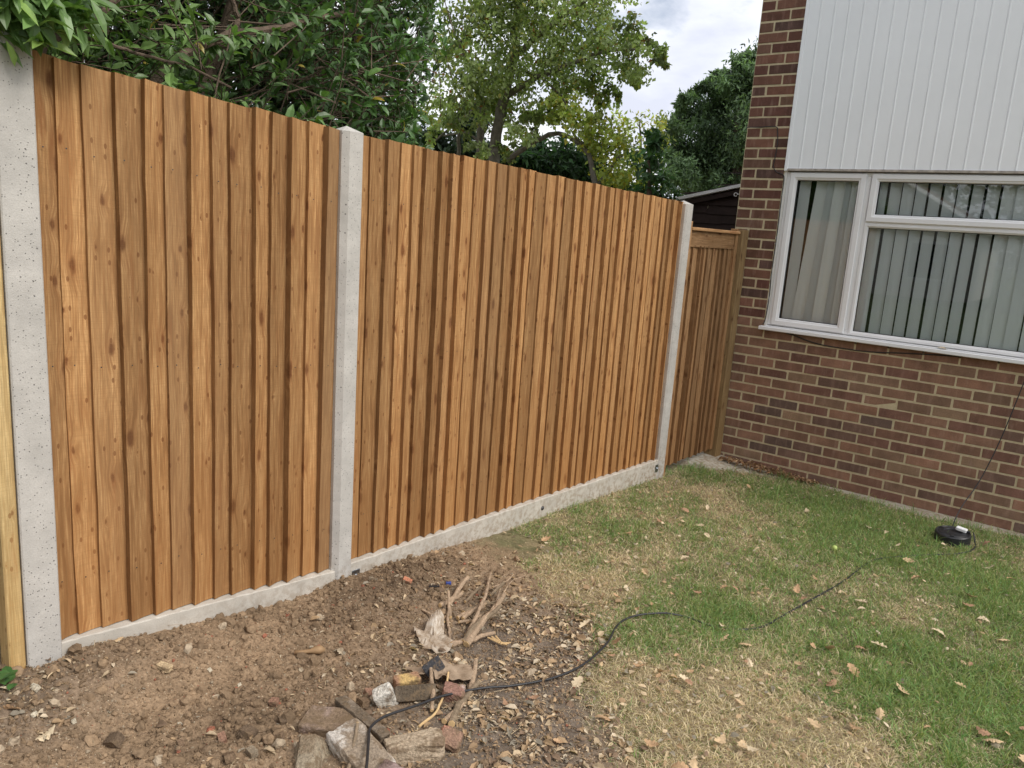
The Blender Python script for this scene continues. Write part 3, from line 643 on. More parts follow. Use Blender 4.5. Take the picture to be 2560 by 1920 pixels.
# ------------------------------------------------------------------ leaves generator
def norm(a): return a/(np.linalg.norm(a, axis=-1, keepdims=True)+1e-12)
def leafmesh(P, D, Nn, L, Wd, fold=.25, curl=.15, shape='full'):
    """P base points, D direction, Nn approx normal, L length, Wd half width"""
    D = norm(D); Sd = norm(np.cross(D, Nn)); U = np.cross(Sd, D); n = len(P); L = L[:, None]; Wd = Wd[:, None]
    if shape == 'full':
        f = fold*Wd; pts = [P, P+D*L*.32+Sd*Wd*.85+U*f-U*curl*L*.02, P+D*L*.32-U*curl*L*.03, P+D*L*.32-Sd*Wd*.85+U*f, P+D*L*.68+Sd*Wd*.75+U*(f*.8-curl*L*.18), P+D*L*.68-U*curl*L*.2, P+D*L*.68-Sd*Wd*.75+U*(f*.8-curl*L*.18), P+D*L-U*curl*L*.5]
        V = np.stack(pts, 1).reshape(-1, 3); o = (np.arange(n)*8)[:, None]
        T = np.concatenate([o+np.array([[0, 1, 2]]), o+np.array([[0, 2, 3]]), o+np.array([[5, 4, 7]]), o+np.array([[5, 7, 6]])]); Q = np.concatenate([o+np.array([[2, 1, 4, 5]]), o+np.array([[3, 2, 5, 6]])])
        return V, T, Q, 8
    V = np.stack([P, P+D*L*.45+Sd*Wd+U*fold*Wd, P+D*L-U*curl*L*.3, P+D*L*.45-Sd*Wd+U*fold*Wd], 1).reshape(-1, 3); o = (np.arange(n)*4)[:, None]
    return V, np.concatenate([o+np.array([[0, 1, 2]]), o+np.array([[0, 2, 3]])]), None, 4
leaf_near = vcol_mat('glossy_shrub_leaf', .42, .12, 30, .5, .28, 0)
leaf_far = vcol_mat('tree_leaf', .55, .15, 6, .35, .42, 0)
bark = simple('bark_brown', (.13, .095, .07), .9, .35, 35, .2, .6, 0, .01)
bark2 = simple('bark_grey', (.20, .18, .15), .9, .35, 18, .2, .6, 0, .02)
barkg = simple('twig_green', (.16, .17, .07), .8, .3, 35)
def shrub_twigs(tips, dirs, tl, nl, L0, W0, seed, colr, crown, twigs, twr=.0022):
    r = np.random.default_rng(seed); n = len(tips); dirs = norm(dirs); base = tips-dirs*tl[:, None]+np.array([0, 0, -.25])*tl[:, None]*.5
    mid = (base+tips)/2+r.normal(0, .05, (n, 3))*tl[:, None]
    for i in range(n):
        if twigs is not None: twigs.tube([base[i], mid[i], tips[i]], [twr*1.6, twr*1.2, twr*.6], 3, None, False)
    t = r.random((n, nl))**.55*.75+.28; t = np.clip(t, 0, 1)
    t = t[..., None]; B = base[:, None]; M0 = mid[:, None]; T_ = tips[:, None]
    P = (1-t)**2*B+2*t*(1-t)*M0+t*t*T_; P = P.reshape(-1, 3)
    ax = np.repeat(dirs, nl, 0); rnd = norm(r.normal(size=P.shape)); side = norm(np.cross(ax, rnd)); D = norm(side*r.uniform(.7, 1.2, (len(P), 1))+ax*r.uniform(.3, 1.1, (len(P), 1))+np.array([0, 0, .12]))
    D[:, 2] -= .15*r.random(len(P)); Nn = norm(np.array([.25, -.3, 1.0])+r.normal(0, .45, P.shape)+ax*.2)
    L = L0*r.uniform(.4, 1.35, len(P)); Wd = W0*L/L0*r.uniform(.8, 1.15, len(P))
    V, T, Q, k = leafmesh(P, D, Nn, L, Wd, .28, r.uniform(0, .5))
    cc = colr(r, P, np.repeat(np.arange(n), nl)); crown.add(V, T, Q, np.repeat(cc, k, 0))
# ---- big evergreen shrub behind the fence
crown = MB(); tw = MB(); r = np.random.default_rng(101)
def green(r, P, tid):
    tone = np.random.default_rng(5).uniform(.65, 1.35, tid.max()+1)[tid][:, None]; n = len(P)
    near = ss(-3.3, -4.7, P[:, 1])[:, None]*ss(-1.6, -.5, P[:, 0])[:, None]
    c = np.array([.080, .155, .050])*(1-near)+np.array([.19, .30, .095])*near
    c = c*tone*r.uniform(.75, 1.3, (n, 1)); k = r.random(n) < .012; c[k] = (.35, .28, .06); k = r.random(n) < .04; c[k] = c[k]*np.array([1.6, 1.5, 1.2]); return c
n = 7600; X = -.50-2.3*r.random(n)**1.15; Yb = -2.94+1.0*(-.6-X)
Z = r.uniform(1.25, 3.9, n); 
edge = Yb+.35*(fbm(X*1.8, Z*1.8, 3, 71)-.5)+.10*(Z-2.4)
Y = edge-(r.random(n)**.9)*(edge+6.4)
# clumps, and the dark hollow in the upper middle where one looks into the shrub
dens = fbm(Y*1.6+3, Z*1.6+X*1.2, 3, 91); hollow = np.exp(-((Y+4.0)/.42)**2-((Z-2.55)/.32)**2)*(X > -1.7)
zfront = 1.93+.33*np.clip((-.5-X)/.5, 0, 1)*0
k = (dens > .36)*(hollow < .45)*(Z < 3.9)
tips = np.stack([X, Y, Z], 1)[k]
d = norm(np.stack([.7+r.normal(0, .5, len(tips)), .25+r.normal(0, .6, len(tips)), .35+r.normal(0, .5, len(tips))], 1))
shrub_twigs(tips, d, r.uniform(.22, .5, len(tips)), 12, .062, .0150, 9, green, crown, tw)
# dense dark depth behind
n = 4600; X = -2.4-1.2*r.random(n); Y = r.uniform(-6.3, -1.0, n); Z = r.uniform(.9, 4.2, n); k = Y < -3.15+1.0*(-.6-X)+.1
tips = np.stack([X, Y, Z], 1)[k]; d = norm(r.normal(size=(k.sum(), 3))+np.array([.6, -.2, .3]))
shrub_twigs(tips, d, r.uniform(.25, .5, len(tips)), 13, .10, .030, 10, lambda r, P, t: np.array([.032, .060, .026])*r.uniform(.5, 1.3, (len(P), 1)), crown, None)
sh = empty('evergreen_shrub', (-1.3, -4.0, -.1), 'big dark evergreen shrub with oval glossy leaves leaning over the left fence', 'shrub')
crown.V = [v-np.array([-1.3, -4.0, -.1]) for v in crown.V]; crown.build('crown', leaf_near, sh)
tw.V = [v-np.array([-1.3, -4.0, -.1]) for v in tw.V]; tw.build('twigs', bark, sh)
br = MB()
def B(P, r0, r1, n=7, off=np.array([-1.3, -4.0, -.1])):
    P = np.array(P, float); k = len(P); P = np.array([[np.interp(t, range(k), P[:, j]) for j in range(3)] for t in np.linspace(0, k-1, k*3)])
    P = P+np.random.default_rng(k).normal(0, r0*.12, P.shape); br.tube(P-off, np.linspace(r0, r1, len(P)), n)
B([(-.9, -5.0, 1.2), (-.6, -4.88, 1.8), (-.5, -4.836, 1.995), (-.5, -4.787, 2.032), (-.5, -4.725, 2.068), (-.5, -4.666, 2.118), (-.5, -4.592, 2.198), (-.5, -4.48, 2.29), (-.5, -4.3, 2.45)], .014, .010)
B([(-1.3, -4.6, .9), (-.85, -4.40, 1.85), (-.8, -4.317, 1.991), (-.8, -4.259, 2.046), (-.8, -4.191, 2.119), (-.8, -4.073, 2.185), (-.8, -3.957, 2.254), (-.8, -3.86, 2.279), (-.8, -3.738, 2.317), (-.8, -3.566, 2.394), (-.8, -3.3, 2.5)], .023, .012)
B([(-.82, -3.95, 2.25), (-.85, -3.933, 2.267), (-.85, -3.91, 2.325), (-.85, -3.942, 2.388), (-.85, -3.961, 2.445), (-.9, -3.99, 2.7)], .013, .008)
B([(-.55, -4.80, 2.03), (-.6, -4.731, 2.053), (-.6, -4.641, 2.06), (-.6, -4.554, 2.053), (-.6, -4.476, 2.047), (-.6, -4.382, 2.043), (-.6, -4.293, 2.042), (-.62, -4.1, 2.0)], .0075, .005)
B([(-1.1, -3.9, 1.7), (-1.1, -3.5, 2.15), (-1.1, -3.274, 2.271), (-1.1, -3.116, 2.252), (-1.1, -2.917, 2.227), (-1.1, -2.674, 2.252), (-1.1, -2.515, 2.342)], .006, .003)
B([(-.6, -4.2, 1.8), (-.6, -4.181, 1.961), (-.6, -4.159, 2.046), (-.6, -4.124, 2.141), (-.6, -4.115, 2.216)], .004, .003)
B([(-1.7, -4.1, -.2), (-1.65, -4.05, .8), (-1.5, -3.9, 1.6), (-1.4, -3.6, 2.4), (-1.3, -3.4, 3.4)], .06, .02)
B([(-1.75, -4.2, -.2), (-1.6, -4.4, .9), (-1.3, -4.6, 1.2), (-.9, -5.0, 1.3)], .05, .02)
rr = np.random.default_rng(55)
for i in range(46):
    y0 = rr.uniform(-4.9, -2.6); x0 = -.6-1.2*rr.random(); z0 = rr.uniform(1.85, 2.6); L = rr.uniform(.4, 1.0); a_ = rr.normal(.1, .35)
    y0 = min(y0, -3.2+1.0*(-.6-x0))
    B([(x0, y0-L/2, z0-L*.2*rr.random()), (x0+.04, y0, z0+rr.normal(0, .04)), (x0, y0+L/2*.8, z0+a_*L*.6)], .0045, .002, 4)
br.build('branch', bark, sh)
# ---- brighter large-leaved spray hanging over the nearest post
c2 = MB(); t2 = MB(); r = np.random.default_rng(31)
tp_ = []; 
for cx, cy, cz, s_, q in ((-.12, -5.08, 2.0, .05, 7), (-.15, -4.99, 1.985, .05, 8), (-.15, -5.03, 2.05, .07, 12), (-.18, -4.90, 2.05, .05, 8), (-.2, -4.85, 2.10, .07, 9), (-.25, -5.15, 2.12, .12, 14), (-.3, -4.95, 2.18, .12, 16), (-.35, -4.75, 2.2, .1, 9)):
    tp_.append(np.array([cx, cy, cz])+r.normal(0, s_, (q, 3))*np.array([.6, 1, .55]))
tp_ = np.concatenate(tp_); d = norm(np.array([.75, .25, -.15])+r.normal(0, .35, tp_.shape))
def green2(r, P, t): c = np.array([.155, .26, .085])*r.uniform(.65, 1.35, (len(P), 1)); k = r.random(len(P)) < .12; c[k] = c[k]*np.array([1.5, 1.35, 1.1]); return c
shrub_twigs(tp_, d, r.uniform(.12, .28, len(tp_)), 10, .078, .0145, 19, green2, c2, None)
s2 = empty('overhanging_shrub', (-.5, -5.0, 1.5), 'bright green long leaved shrub spilling over the top of the nearest concrete post', 'shrub')
O2 = np.array([-.5, -5.0, 1.5])
t2.tube([(-.75, -5.3, -.1), (-.7, -5.25, .9), (-.5, -5.1, 1.7), (-.3, -5.02, 2.05)], [.02, .018, .012, .005], 6)
c2.V = [v-O2 for v in c2.V]; t2.V = [v-O2 for v in t2.V]; c2.build('crown', leaf_near, s2); t2.build('twigs', bark, s2)

# ---- trees in the distance, grown from clumps
def px(x, y, D):
    d = FW+RT*(x-1280)/1943+UP*(960-y)/1943; d = d/np.linalg.norm(d); return np.array([2.2743, -5.9903, 1.5325])+d*D
def clumps(blobs, sub, per, L0, W0, seed, colr, droop=.5, depth=1.0, spread=.32, flatten=.8, shape='small'):
    r = np.random.default_rng(seed); Ps = []; Tn = []
    for (c, R, w) in blobs:
        ns = max(7, int(sub*w)); cc = norm(r.normal(size=(ns, 3)))*(r.random((ns, 1))**.45)*R*np.array([1, 1, flatten])*np.array([depth, depth, 1])+c
        tone = r.uniform(.45, 1.5, ns)
        q = cc[:, None]+r.normal(0, 1, (ns, per, 3))*R*spread*np.array([1, 1, .8]); Ps.append(q.reshape(-1, 3)); Tn.append(np.repeat(tone, per))
    P = np.concatenate(Ps); tn = np.concatenate(Tn)[:, None]; n = len(P)
    D = norm(r.normal(size=(n, 3))+np.array([.15, -.1, -droop*1.6])); Nn = norm(np.array([.35, -.45, .8])+r.normal(0, .55, (n, 3)))
    L = L0*r.uniform(.6, 1.3, n); V, T, Q, k = leafmesh(P, D, Nn, L, W0*L/L0, .3, .3, shape)
    return V, T, Q, np.repeat(colr(r, P, tn), k, 0)
def tree(name, label, cat, root, blobs, sub, per, L0, W0, seed, colr, lmat, limbs, bmat, group=None, **k):
    root = np.array(root, float); e = empty(name, root, label, cat, group)
    V, T, Q, c = clumps(blobs, sub, per, L0, W0, seed, colr, **k); MB().add(V-root, T, Q, c).build('crown', lmat, e)
    m = MB(); rr = np.random.default_rng(seed)
    for P, r0, r1 in limbs:
        P = np.array(P, float); kk = len(P); Pn = np.array([[np.interp(t, range(kk), P[:, j]) for j in range(3)] for t in np.linspace(0, kk-1, kk*3)]); Pn += rr.normal(0, r0*.15, Pn.shape)
        m.tube(Pn-root, np.linspace(r0, r1, len(Pn)), 7)
    m.build('trunk', bmat, e); return e
rr = np.random.default_rng(3)
def bl(L, D, s=1943, dj=.6): return [(px(x, y, D+rr.uniform(-dj, dj)), R/s*D, (R/90)**2*1.0) for x, y, R in L]
PB = [(1180, 60, 95), (1290, 10, 130), (1400, 60, 115), (1480, 110, 110), (1555, 150, 70), (1600, 110, 38), (1640, 128, 24), (1655, 152, 18), (1120, 130, 70), (1170, 200, 95), (1290, 170, 110), (1400, 190, 85), (1480, 205, 62), (1535, 232, 30), (1500, 252, 26), (1090, 260, 65), (1150, 300, 60), (1330, 270, 55), (1250, 300, 60), (1180, -80, 110), (1330, -120, 150), (1470, -40, 110), (1560, 60, 50), (1590, 200, 22), (1570, 175, 40), (1390, 255, 36), (1080, 330, 40), (1250, 230, 70)]
def pearc(r, P, tn):
    n = len(P); c = np.array([.32, .385, .185])*tn*r.uniform(.7, 1.3, (n, 1)); k = r.random(n) < .07; c[k] = np.array([.42, .40, .12])*r.uniform(.7, 1.2, (k.sum(), 1)); k = r.random(n) < .02; c[k] = (.30, .14, .05); return c
T0 = px(1235, 430, 10.0); base = T0.copy(); base[2] = -.2
T1 = px(1110*1.0, 430, 10.3)
limbs = [([base, px(1228, 430, 10), px(1240, 340, 10), px(1262, 240, 10), px(1285, 140, 10), px(1290, 40, 10), px(1300, -80, 10)], .085, .04),
         ([base+[.25, .1, 0], px(1196, 430, 10.2), px(1200, 350, 10.2), px(1205, 260, 10.2), px(1180, 190, 10.1), px(1150, 100, 10)], .065, .025),
         ([px(1262, 240, 10), px(1330, 200, 9.9), px(1400, 170, 9.8), px(1500, 130, 9.7), px(1600, 120, 9.6)], .045, .012),
         ([px(1285, 140, 10), px(1380, 60, 10), px(1470, 0, 10)], .045, .015),
         ([px(1300, 170, 10), px(1360, 200, 9.8), px(1400, 235, 9.8), px(1415, 262, 9.8)], .02, .008),
         ([px(1270, 400, 9.8), px(1310, 370, 9.7), px(1370, 335, 9.6), px(1410, 335, 9.5), px(1450, 360, 9.5), px(1490, 400, 9.4)], .035, .018),
         ([px(1146, 400, 10.2), px(1146, 340, 10.2), px(1140, 310, 10.2), px(1100, 290, 10.2)], .03, .012),
         ([px(1240, 390, 10), px(1170, 330, 10.3), px(1110, 340, 10.4)], .02, .01), ([px(1205, 260, 10.2), px(1150, 300, 10.2), px(1080, 360, 10.2)], .025, .01)]
tree('pear_tree', 'tall pear tree with yellow tinged leaves and grey trunks behind the middle of the fence', 'tree', base, bl(PB+[(1310, 330, 44), (1345, 305, 36), (1270, 370, 34), (1200, 370, 30), (1215, 250, 50)], 10), 34, 36, .056, .019, 61, pearc, leaf_far, limbs, bark2, spread=.145)
LB = [(1400, 290, 36), (1460, 315, 50), (1530, 360, 60), (1560, 425, 66), (1595, 465, 42), (1525, 455, 46), (1440, 275, 36), (1500, 310, 40), (1385, 250, 22), (1480, 360, 36)]
def yell(r, P, tn):
    n = len(P); c = np.array([.38, .44, .14])*tn*r.uniform(.7, 1.3, (n, 1)); k = r.random(n) < .22; c[k] = np.array([.48, .43, .08])*r.uniform(.7, 1.2, (k.sum(), 1)); return c
b2 = px(1500, 480, 9.2); b2[2] = -.2
tree('fruit_tree', 'low yellow green fruit tree spreading just above the fence top between pear tree and shed', 'tree', b2, bl(LB, 9.2, dj=.35), 40, 36, .05, .020, 62, yell, leaf_far, [([b2, px(1490, 470, 9.2), px(1470, 380, 9.2), px(1430, 330, 9.2)], .05, .015), ([px(1490, 470, 9.2), px(1540, 400, 9.2), px(1570, 380, 9.1)], .03, .012)], bark2, spread=.24)
def dk(a):
    def f(r, P, tn): return np.array(a)*tn*r.uniform(.6, 1.4, (len(P), 1))
    return f
b3 = px(1620, 470, 8.6); b3[2] = -.2
tree('laurel_bush', 'dark glossy laurel bush beside the shed roof', 'shrub', b3, bl([(1618, 400, 44), (1640, 450, 42), (1600, 480, 40), (1660, 490, 30), (1630, 345, 20)], 8.6, dj=.2), 30, 24, .085, .022, 63, dk((.065, .14, .055)), leaf_near, [([b3, px(1625, 480, 8.6), px(1620, 400, 8.6)], .04, .015)], bark, spread=.25, droop=.2)
b4 = px(1600, 400, 12.); b4[2] = -.2
tree('spindly_tree', 'sparse thin leaved tree showing sky through it above the laurel bush', 'tree', b4, bl([(1570, 325, 34), (1610, 310, 38), (1645, 330, 28), (1590, 365, 40), (1640, 370, 26), (1550, 300, 20), (1655, 300, 14)], 12., dj=.3), 26, 13, .075, .016, 64, yell, leaf_far, [([b4, px(1600, 430, 12), px(1602, 360, 12), px(1600, 300, 12)], .04, .008), ([px(1601, 390, 12), px(1635, 340, 12), px(1650, 300, 12)], .015, .005)], bark2, spread=.33, droop=.2)
# conifer
CB = [(1858, 155, 18), (1800, 190, 15), (1755, 215, 14), (1700, 255, 12), (1862, 150, 30), (1855, 200, 55), (1810, 190, 26), (1808, 235, 46), (1765, 215, 24), (1760, 265, 46), (1716, 240, 18), (1722, 290, 42), (1686, 320, 30), (1665, 345, 18), (1690, 380, 46), (1770, 340, 80), (1850, 290, 80), (1760, 430, 80), (1840, 400, 90), (1700, 440, 55), (1920, 200, 90), (1940, 330, 110), (1800, 490, 70), (1670, 400, 26), (1735, 240, 16)]
b5 = px(1850, 470, 21); b5[2] = -.2
tree('conifer_tree', 'large dark green conifer behind the corner of the house', 'tree', b5, bl(CB, 21, dj=1.0), 100, 60, .13, .022, 65, dk((.115, .175, .095)), leaf_far, [([b5, px(1850, 400, 21), px(1860, 200, 21), px(1862, 140, 21)], .3, .05)], bark, spread=.17, droop=.35)
for i, (nm, lab, L, D, cc) in enumerate((('dark_conifer', 'near black conifer seen between the pear tree trunks', [(1165, 330, 45), (1150, 290, 30), (1180, 270, 26), (1200, 300, 30), (1110, 380, 50), (1060, 350, 45), (1180, 390, 50), (1240, 420, 40)], 12.5, (.032, .055, .032)),
                          ('dark_conifer', 'dark feathery conifer under the arched branch right of the pear trunks', [(1380, 400, 70), (1440, 420, 70), (1330, 430, 60), (1500, 450, 60), (1400, 470, 60), (1560, 490, 50), (1480, 385, 36), (1290, 430, 46), (1265, 400, 34), (1310, 390, 36), (1340, 370, 30)], 12.0, (.035, .075, .035)))):
    bb = px(L[0][0], 480, D); bb[2] = -.2
    tree(nm, lab, 'tree', bb, bl(L, D, dj=.4), 60, 34, .12, .022, 70+i, dk(cc), leaf_far, [([bb, px(L[0][0], L[0][1]+20, D), px(L[0][0], L[0][1]-20, D)], .08, .02)], bark, 'dark conifers behind the pear tree', spread=.22, droop=.1)
# dark undergrowth beyond the pale timber post
r = np.random.default_rng(8); u = MB(); n = 420; tips = np.stack([r.uniform(-1.4, -.55, n), r.uniform(-5.9, -4.9, n), r.uniform(-.1, 1.7, n)], 1)
shrub_twigs(tips, norm(r.normal(size=(n, 3))+[.5, 0, .4]), r.uniform(.15, .35, n), 10, .07, .017, 12, lambda r, P, t: np.array([.03, .05, .02])*r.uniform(.5, 1.4, (len(P), 1)), u, None)
ug = empty('undergrowth_shrub', (-.9, -5.4, -.05), 'dark low shrub in shade behind the pale timber post', 'shrub')
u.V = [v-np.array([-.9, -5.4, -.05]) for v in u.V]; u.build('crown', leaf_near, ug)
st_ = MB(); st_.tube([(0, 0, -.1), (.05, .05, .7), (0, .1, 1.3)], [.03, .02, .008], 6).build('trunk', bark, ug)

nh = empty('neighbour_house', (-3.6, -24, -.1), 'small pale gabled house mirrored faintly in the window glass', 'house')
nm_ = simple('pale_render', (.55, .52, .47), .9, .1, 3)
m = MB(); m.box(-2.6, 2.6, -3, 3, 0, 2.5); m.add([(-2.6, 3, 2.5), (2.6, 3, 2.5), (0, 3, 4.0), (-2.6, -3, 2.5), (2.6, -3, 2.5), (0, -3, 4.0)], [[0, 1, 2], [3, 5, 4]], None); m.build('wall', nm_, nh)
MB().add([(-3, 3.3, 2.35), (0, 3.3, 4.1), (0, -3.3, 4.1), (-3, -3.3, 2.35), (3, 3.3, 2.35), (3, -3.3, 2.35)], None, [[0, 1, 2, 3], [1, 4, 5, 2]]).build('roof', rm, nh)
m = MB(); m.tube([(-3, 3.34, 2.33), (0, 3.34, 4.08), (3, 3.34, 2.33)], .11, 4); m.build('bargeboard', upvc, nh)
for xx in (-1.4, 1.4):
    wn = MB().box(xx-.6, xx+.6, 3.0, 3.05, .9, 2.1, bev=.01).build('window', upvc, nh); MB().box(xx-.52, xx+.52, 3.051, 3.06, .98, 2.02).build('pane', room_m, wn)
for i, (x, y, h_, w_) in enumerate(((-9.5, -19, 5.2, 2.2), (2.2, -20, 5.6, 2.3), (6.5, -17, 5.0, 2.2), (-5.5, -30, 7.5, 3.0), (.5, -31, 8.0, 3.2))):
    tree('garden_tree', ['green tree left of the small house mirrored in the glass', 'green tree right of the small house mirrored in the glass', 'rightmost green tree mirrored in the glass', 'tall tree behind the left of the mirrored house', 'tall tree behind the right of the mirrored house'][i], 'tree', (x, y, -.1),
         [(np.array([x, y, h_*.55]), w_, 2.2), (np.array([x+.3, y, h_*.85]), w_*.6, 1.), (np.array([x-.4, y, h_*.3]), w_*.7, 1.)], 60, 26, .26, .12, 90+i, dk((.06, .10, .04)), leaf_far, [([(x, y, -.2), (x, y, h_*.5), (x+.1, y, h_*.9)], .2, .05)], bark, 'trees mirrored in the window glass', spread=.2, droop=.2)
# ------------------------------------------------------------------ shed
shed = empty('garden_shed', (-1.7, 2.6, -.25), 'dark brown waney board shed with white edged sloping roof beyond the gate', 'shed')
shed_m = simple('dark_stained_boards', (.030, .018, .016), .8, .35, 12, .3, .4)
SY = 2.6; r = np.random.default_rng(9); m = MB(); z = -.2
def shx(pxx, z): return None
XL, XR = -1.90, .35
ze = 1.975; slope = (2.232-2.031)/(2.196-1.297)
i = 0
while z < 2.55:
    h = r.uniform(.085, .125); cut = r.uniform(-1.5, -.6)
    for xa, xb, dz in ((XL, cut, 0), (cut+.003, XR, r.uniform(-.02, .02))):
        # clip the boards to the roof slope
        topa = ze+slope*(xa-XL)-.03; topb = ze+slope*(xb-XL)-.03; z0 = z+dz; z1 = z+h+.02+dz
        a1, b1 = min(z1, topa), min(z1, topb)
        if b1 <= z0+.01: continue
        a1 = max(a1, z0+.004) if a1 > z0 else z0+.002
        m.add([(xa, SY-.022, z0), (xb, SY-.022, z0), (xb, SY-.002, b1), (xa, SY-.002, a1), (xa, SY+.01, z0), (xb, SY+.01, z0)], None, [[0, 1, 2, 3], [4, 5, 1, 0]])
    z += h; i += 1
m.box(XL, XR, SY+.012, SY+2.2, -.3, 1.9); m.build('wall', shed_m, shed).matrix_parent_inverse = Matrix.Translation(-shed.location)
m = MB(); d_ = .03
def slab(x0, x1, y0, y1, z0, z1, t): m.add([(x0, y0, z0), (x1, y0, z1), (x1, y1, z1), (x0, y1, z0), (x0, y0, z0-t), (x1, y0, z1-t), (x1, y1, z1-t), (x0, y1, z0-t)], None, [[0, 1, 2, 3], [4, 7, 6, 5], [0, 4, 5, 1], [1, 5, 6, 2], [2, 6, 7, 3], [3, 7, 4, 0]])
slab(XL-.12, XR+.1, SY-.10, SY+2.3, ze-.005, ze-.005+slope*(XR+.1-XL+.12), .035)
roofm = simple('pale_felt_roof', (.80, .80, .82), .6, .15, 10); m.build('roof', roofm, shed).matrix_parent_inverse = Matrix.Translation(-shed.location)
m = MB(); slab(XL-.05, XR+.1, SY-.07, SY-.04, ze-.045, ze-.045+slope*(XR+.1-XL+.05), .05); m.build('bargeboard', shed_m, shed).matrix_parent_inverse = Matrix.Translation(-shed.location)
# hook on the side wall
m = MB(); m.tube([(CORN-.002, .40, 1.950), (-.20, .40, 1.940), (-.285, .40, 1.930)], .0035, 6)
an = np.linspace(0, 2*pi*.9, 14); m.tube([(-.298+.014*cos(t), .40, 1.928+.014*sin(t)) for t in an], .0032, 6)
tag(m.build('hook', whitep), 'white metal eye hook sticking out of the house side wall in front of the shed', 'hook')

# ------------------------------------------------------------------ cables
def curve_pts(P, n=6):
    P = np.array(P, float); out = []
    for i in range(len(P)-1):
        p0, p1, p2, p3 = P[max(i-1, 0)], P[i], P[i+1], P[min(i+2, len(P)-1)]
        for k in range(n):
            t = k/n; out.append(.5*((2*p1)+(-p0+p2)*t+(2*p0-5*p1+4*p2-p3)*t*t+(-p0+3*p1-3*p2+p3)*t**3))
    out.append(P[-1]); return np.array(out)
cab = [(.95, -4.76), (.874, -4.659), (.781, -4.564), (.735, -4.514), (.721, -4.443), (.736, -4.313), (.749, -4.193), (.795, -4.051), (.851, -3.963), (.907, -3.842), (.944, -3.715), (.953, -3.597), (.935, -3.427), (.892, -3.277), (.889, -3.172), (.934, -3.066), (1.051, -2.937), (1.156, -2.929), (1.271, -2.846), (1.335, -2.734), (1.368, -2.52), (1.403, -2.281), (1.457, -1.901), (1.501, -1.433), (1.633, -1.173), (1.80, -.93), (1.895, -.78), (1.915, -.64), (1.885, -.55)]
cp = curve_pts([(x, y, 0) for x, y in cab]); lift = np.interp(cp[:, 1], [-4.75, -4.65, -4.44, -4.05, -3.8, -3.4, -3.0, -2.9, -2.7, -1.3, -.9, -.6, -.54], [.07, .07, .065, .027, .016, .022, .028, .004, .006, .012, .010, .03, .09])
cp[:, 2] = Hmac(cp[:, 0], cp[:, 1])+lift
m = MB(); m.tube(cp, .0044, 8); tag(m.build('ground_cable', rubber, None, True), 'black rubber cable snaking over the rubble and lawn to the black reel', 'cable')
m = MB(); m.tube(curve_pts([(1.76, -.47, -.19), (1.755, -.36, -.14), (1.775, -.26, -.05), (1.835, -.15, .113), (1.90, -.08, .40), (1.96, -.03, .781), (1.99, -.008, 1.0), (2.02, -.012, 1.2)]), .0034, 6)
tag(m.build('hanging_cable', rubber, None, True), 'thin black cable running up from the reel across the brick wall', 'cable')
m = MB(); m.tube(curve_pts([(.40, -.004, .888), (.473, -.005, .875), (.566, -.005, .851), (.686, -.005, .835), (.856, -.005, .831), (1.021, -.005, .835), (1.229, -.005, .858), (1.38, -.005, .872), (1.572, -.005, .888)]), .0042, 6)
tag(m.build('sagging_cable', rubber, None, True), 'black cable sagging just under the window sill', 'cable')
m = MB(); m.tube(curve_pts([(CORN-.006, .3, 2.40), (CORN-.004, -.003, 2.40), (-.01, -.004, 2.402), (.11, -.004, 2.404), (.129, -.004, 2.366), (.140, -.004, 2.28), (.136, -.004, 2.179), (.132, -.004, 2.12), (.160, -.004, 2.077), (.212, -.006, 2.058), (.226, -.008, 2.02), (.225, -.006, 1.9), (.228, -.006, 1.578), (.225, -.006, 1.337), (.232, -.006, 1.154), (.224, -.006, .968), (.208, -.006, .932)]), .0032, 6)
tag(m.build('wall_cable', rubber, None, True), 'thin dark cable clipped round the brick pier and down the window edge', 'cable')
# reel
rx, ry = 1.785, -.62; rz = Hmac(np.array(rx), np.array(ry)).item()+.012
reel = empty('cable_reel', (rx, ry, rz), 'flat round black reel with a white connector lying in grass near the brick wall', 'cable reel')
reel.scale = (.86, .86, .82); reel.rotation_euler = (radians(4), radians(-3), .2)
def lathe(prof, n=48):
    V = [(r_*cos(2*pi*k/n), r_*sin(2*pi*k/n), z_) for r_, z_ in prof for k in range(n)]; Q = [[i*n+k, i*n+(k+1) % n, (i+1)*n+(k+1) % n, (i+1)*n+k] for i in range(len(prof)-1) for k in range(n)]; return np.array(V), Q
V, Q = lathe([(.001, 0), (.112, 0), (.117, .006), (.117, .068), (.112, .075), (.104, .077), (.100, .073), (.096, .071), (.088, .077), (.060, .081), (.056, .073), (.001, .073)])
link('drum', mesh('drum', V, None, Q, None, False), blackp, reel)
for k in range(3): a_ = k*2.1+.4; M4 = np.array(Matrix.Rotation(a_, 4, 'Z')); m = MB(); m.box(.062, .096, -.012, .012, .073, .083, M=M4, bev=.002); m.build('rib', blackp, reel)
M4 = np.array(Matrix.Translation((.055, .02, .094)) @ Matrix.Rotation(-.35, 4, 'Z') @ Matrix.Rotation(.12, 4, 'Y'))
m = MB(); m.box(-.038, .034, -.019, .019, -.012, .015, M=M4, bev=.005); m.build('connector', whitep, reel)
m = MB(); m.box(.034, .058, -.009, .009, -.008, .008, M=M4, bev=.003); m.build('plug', blackp, reel)

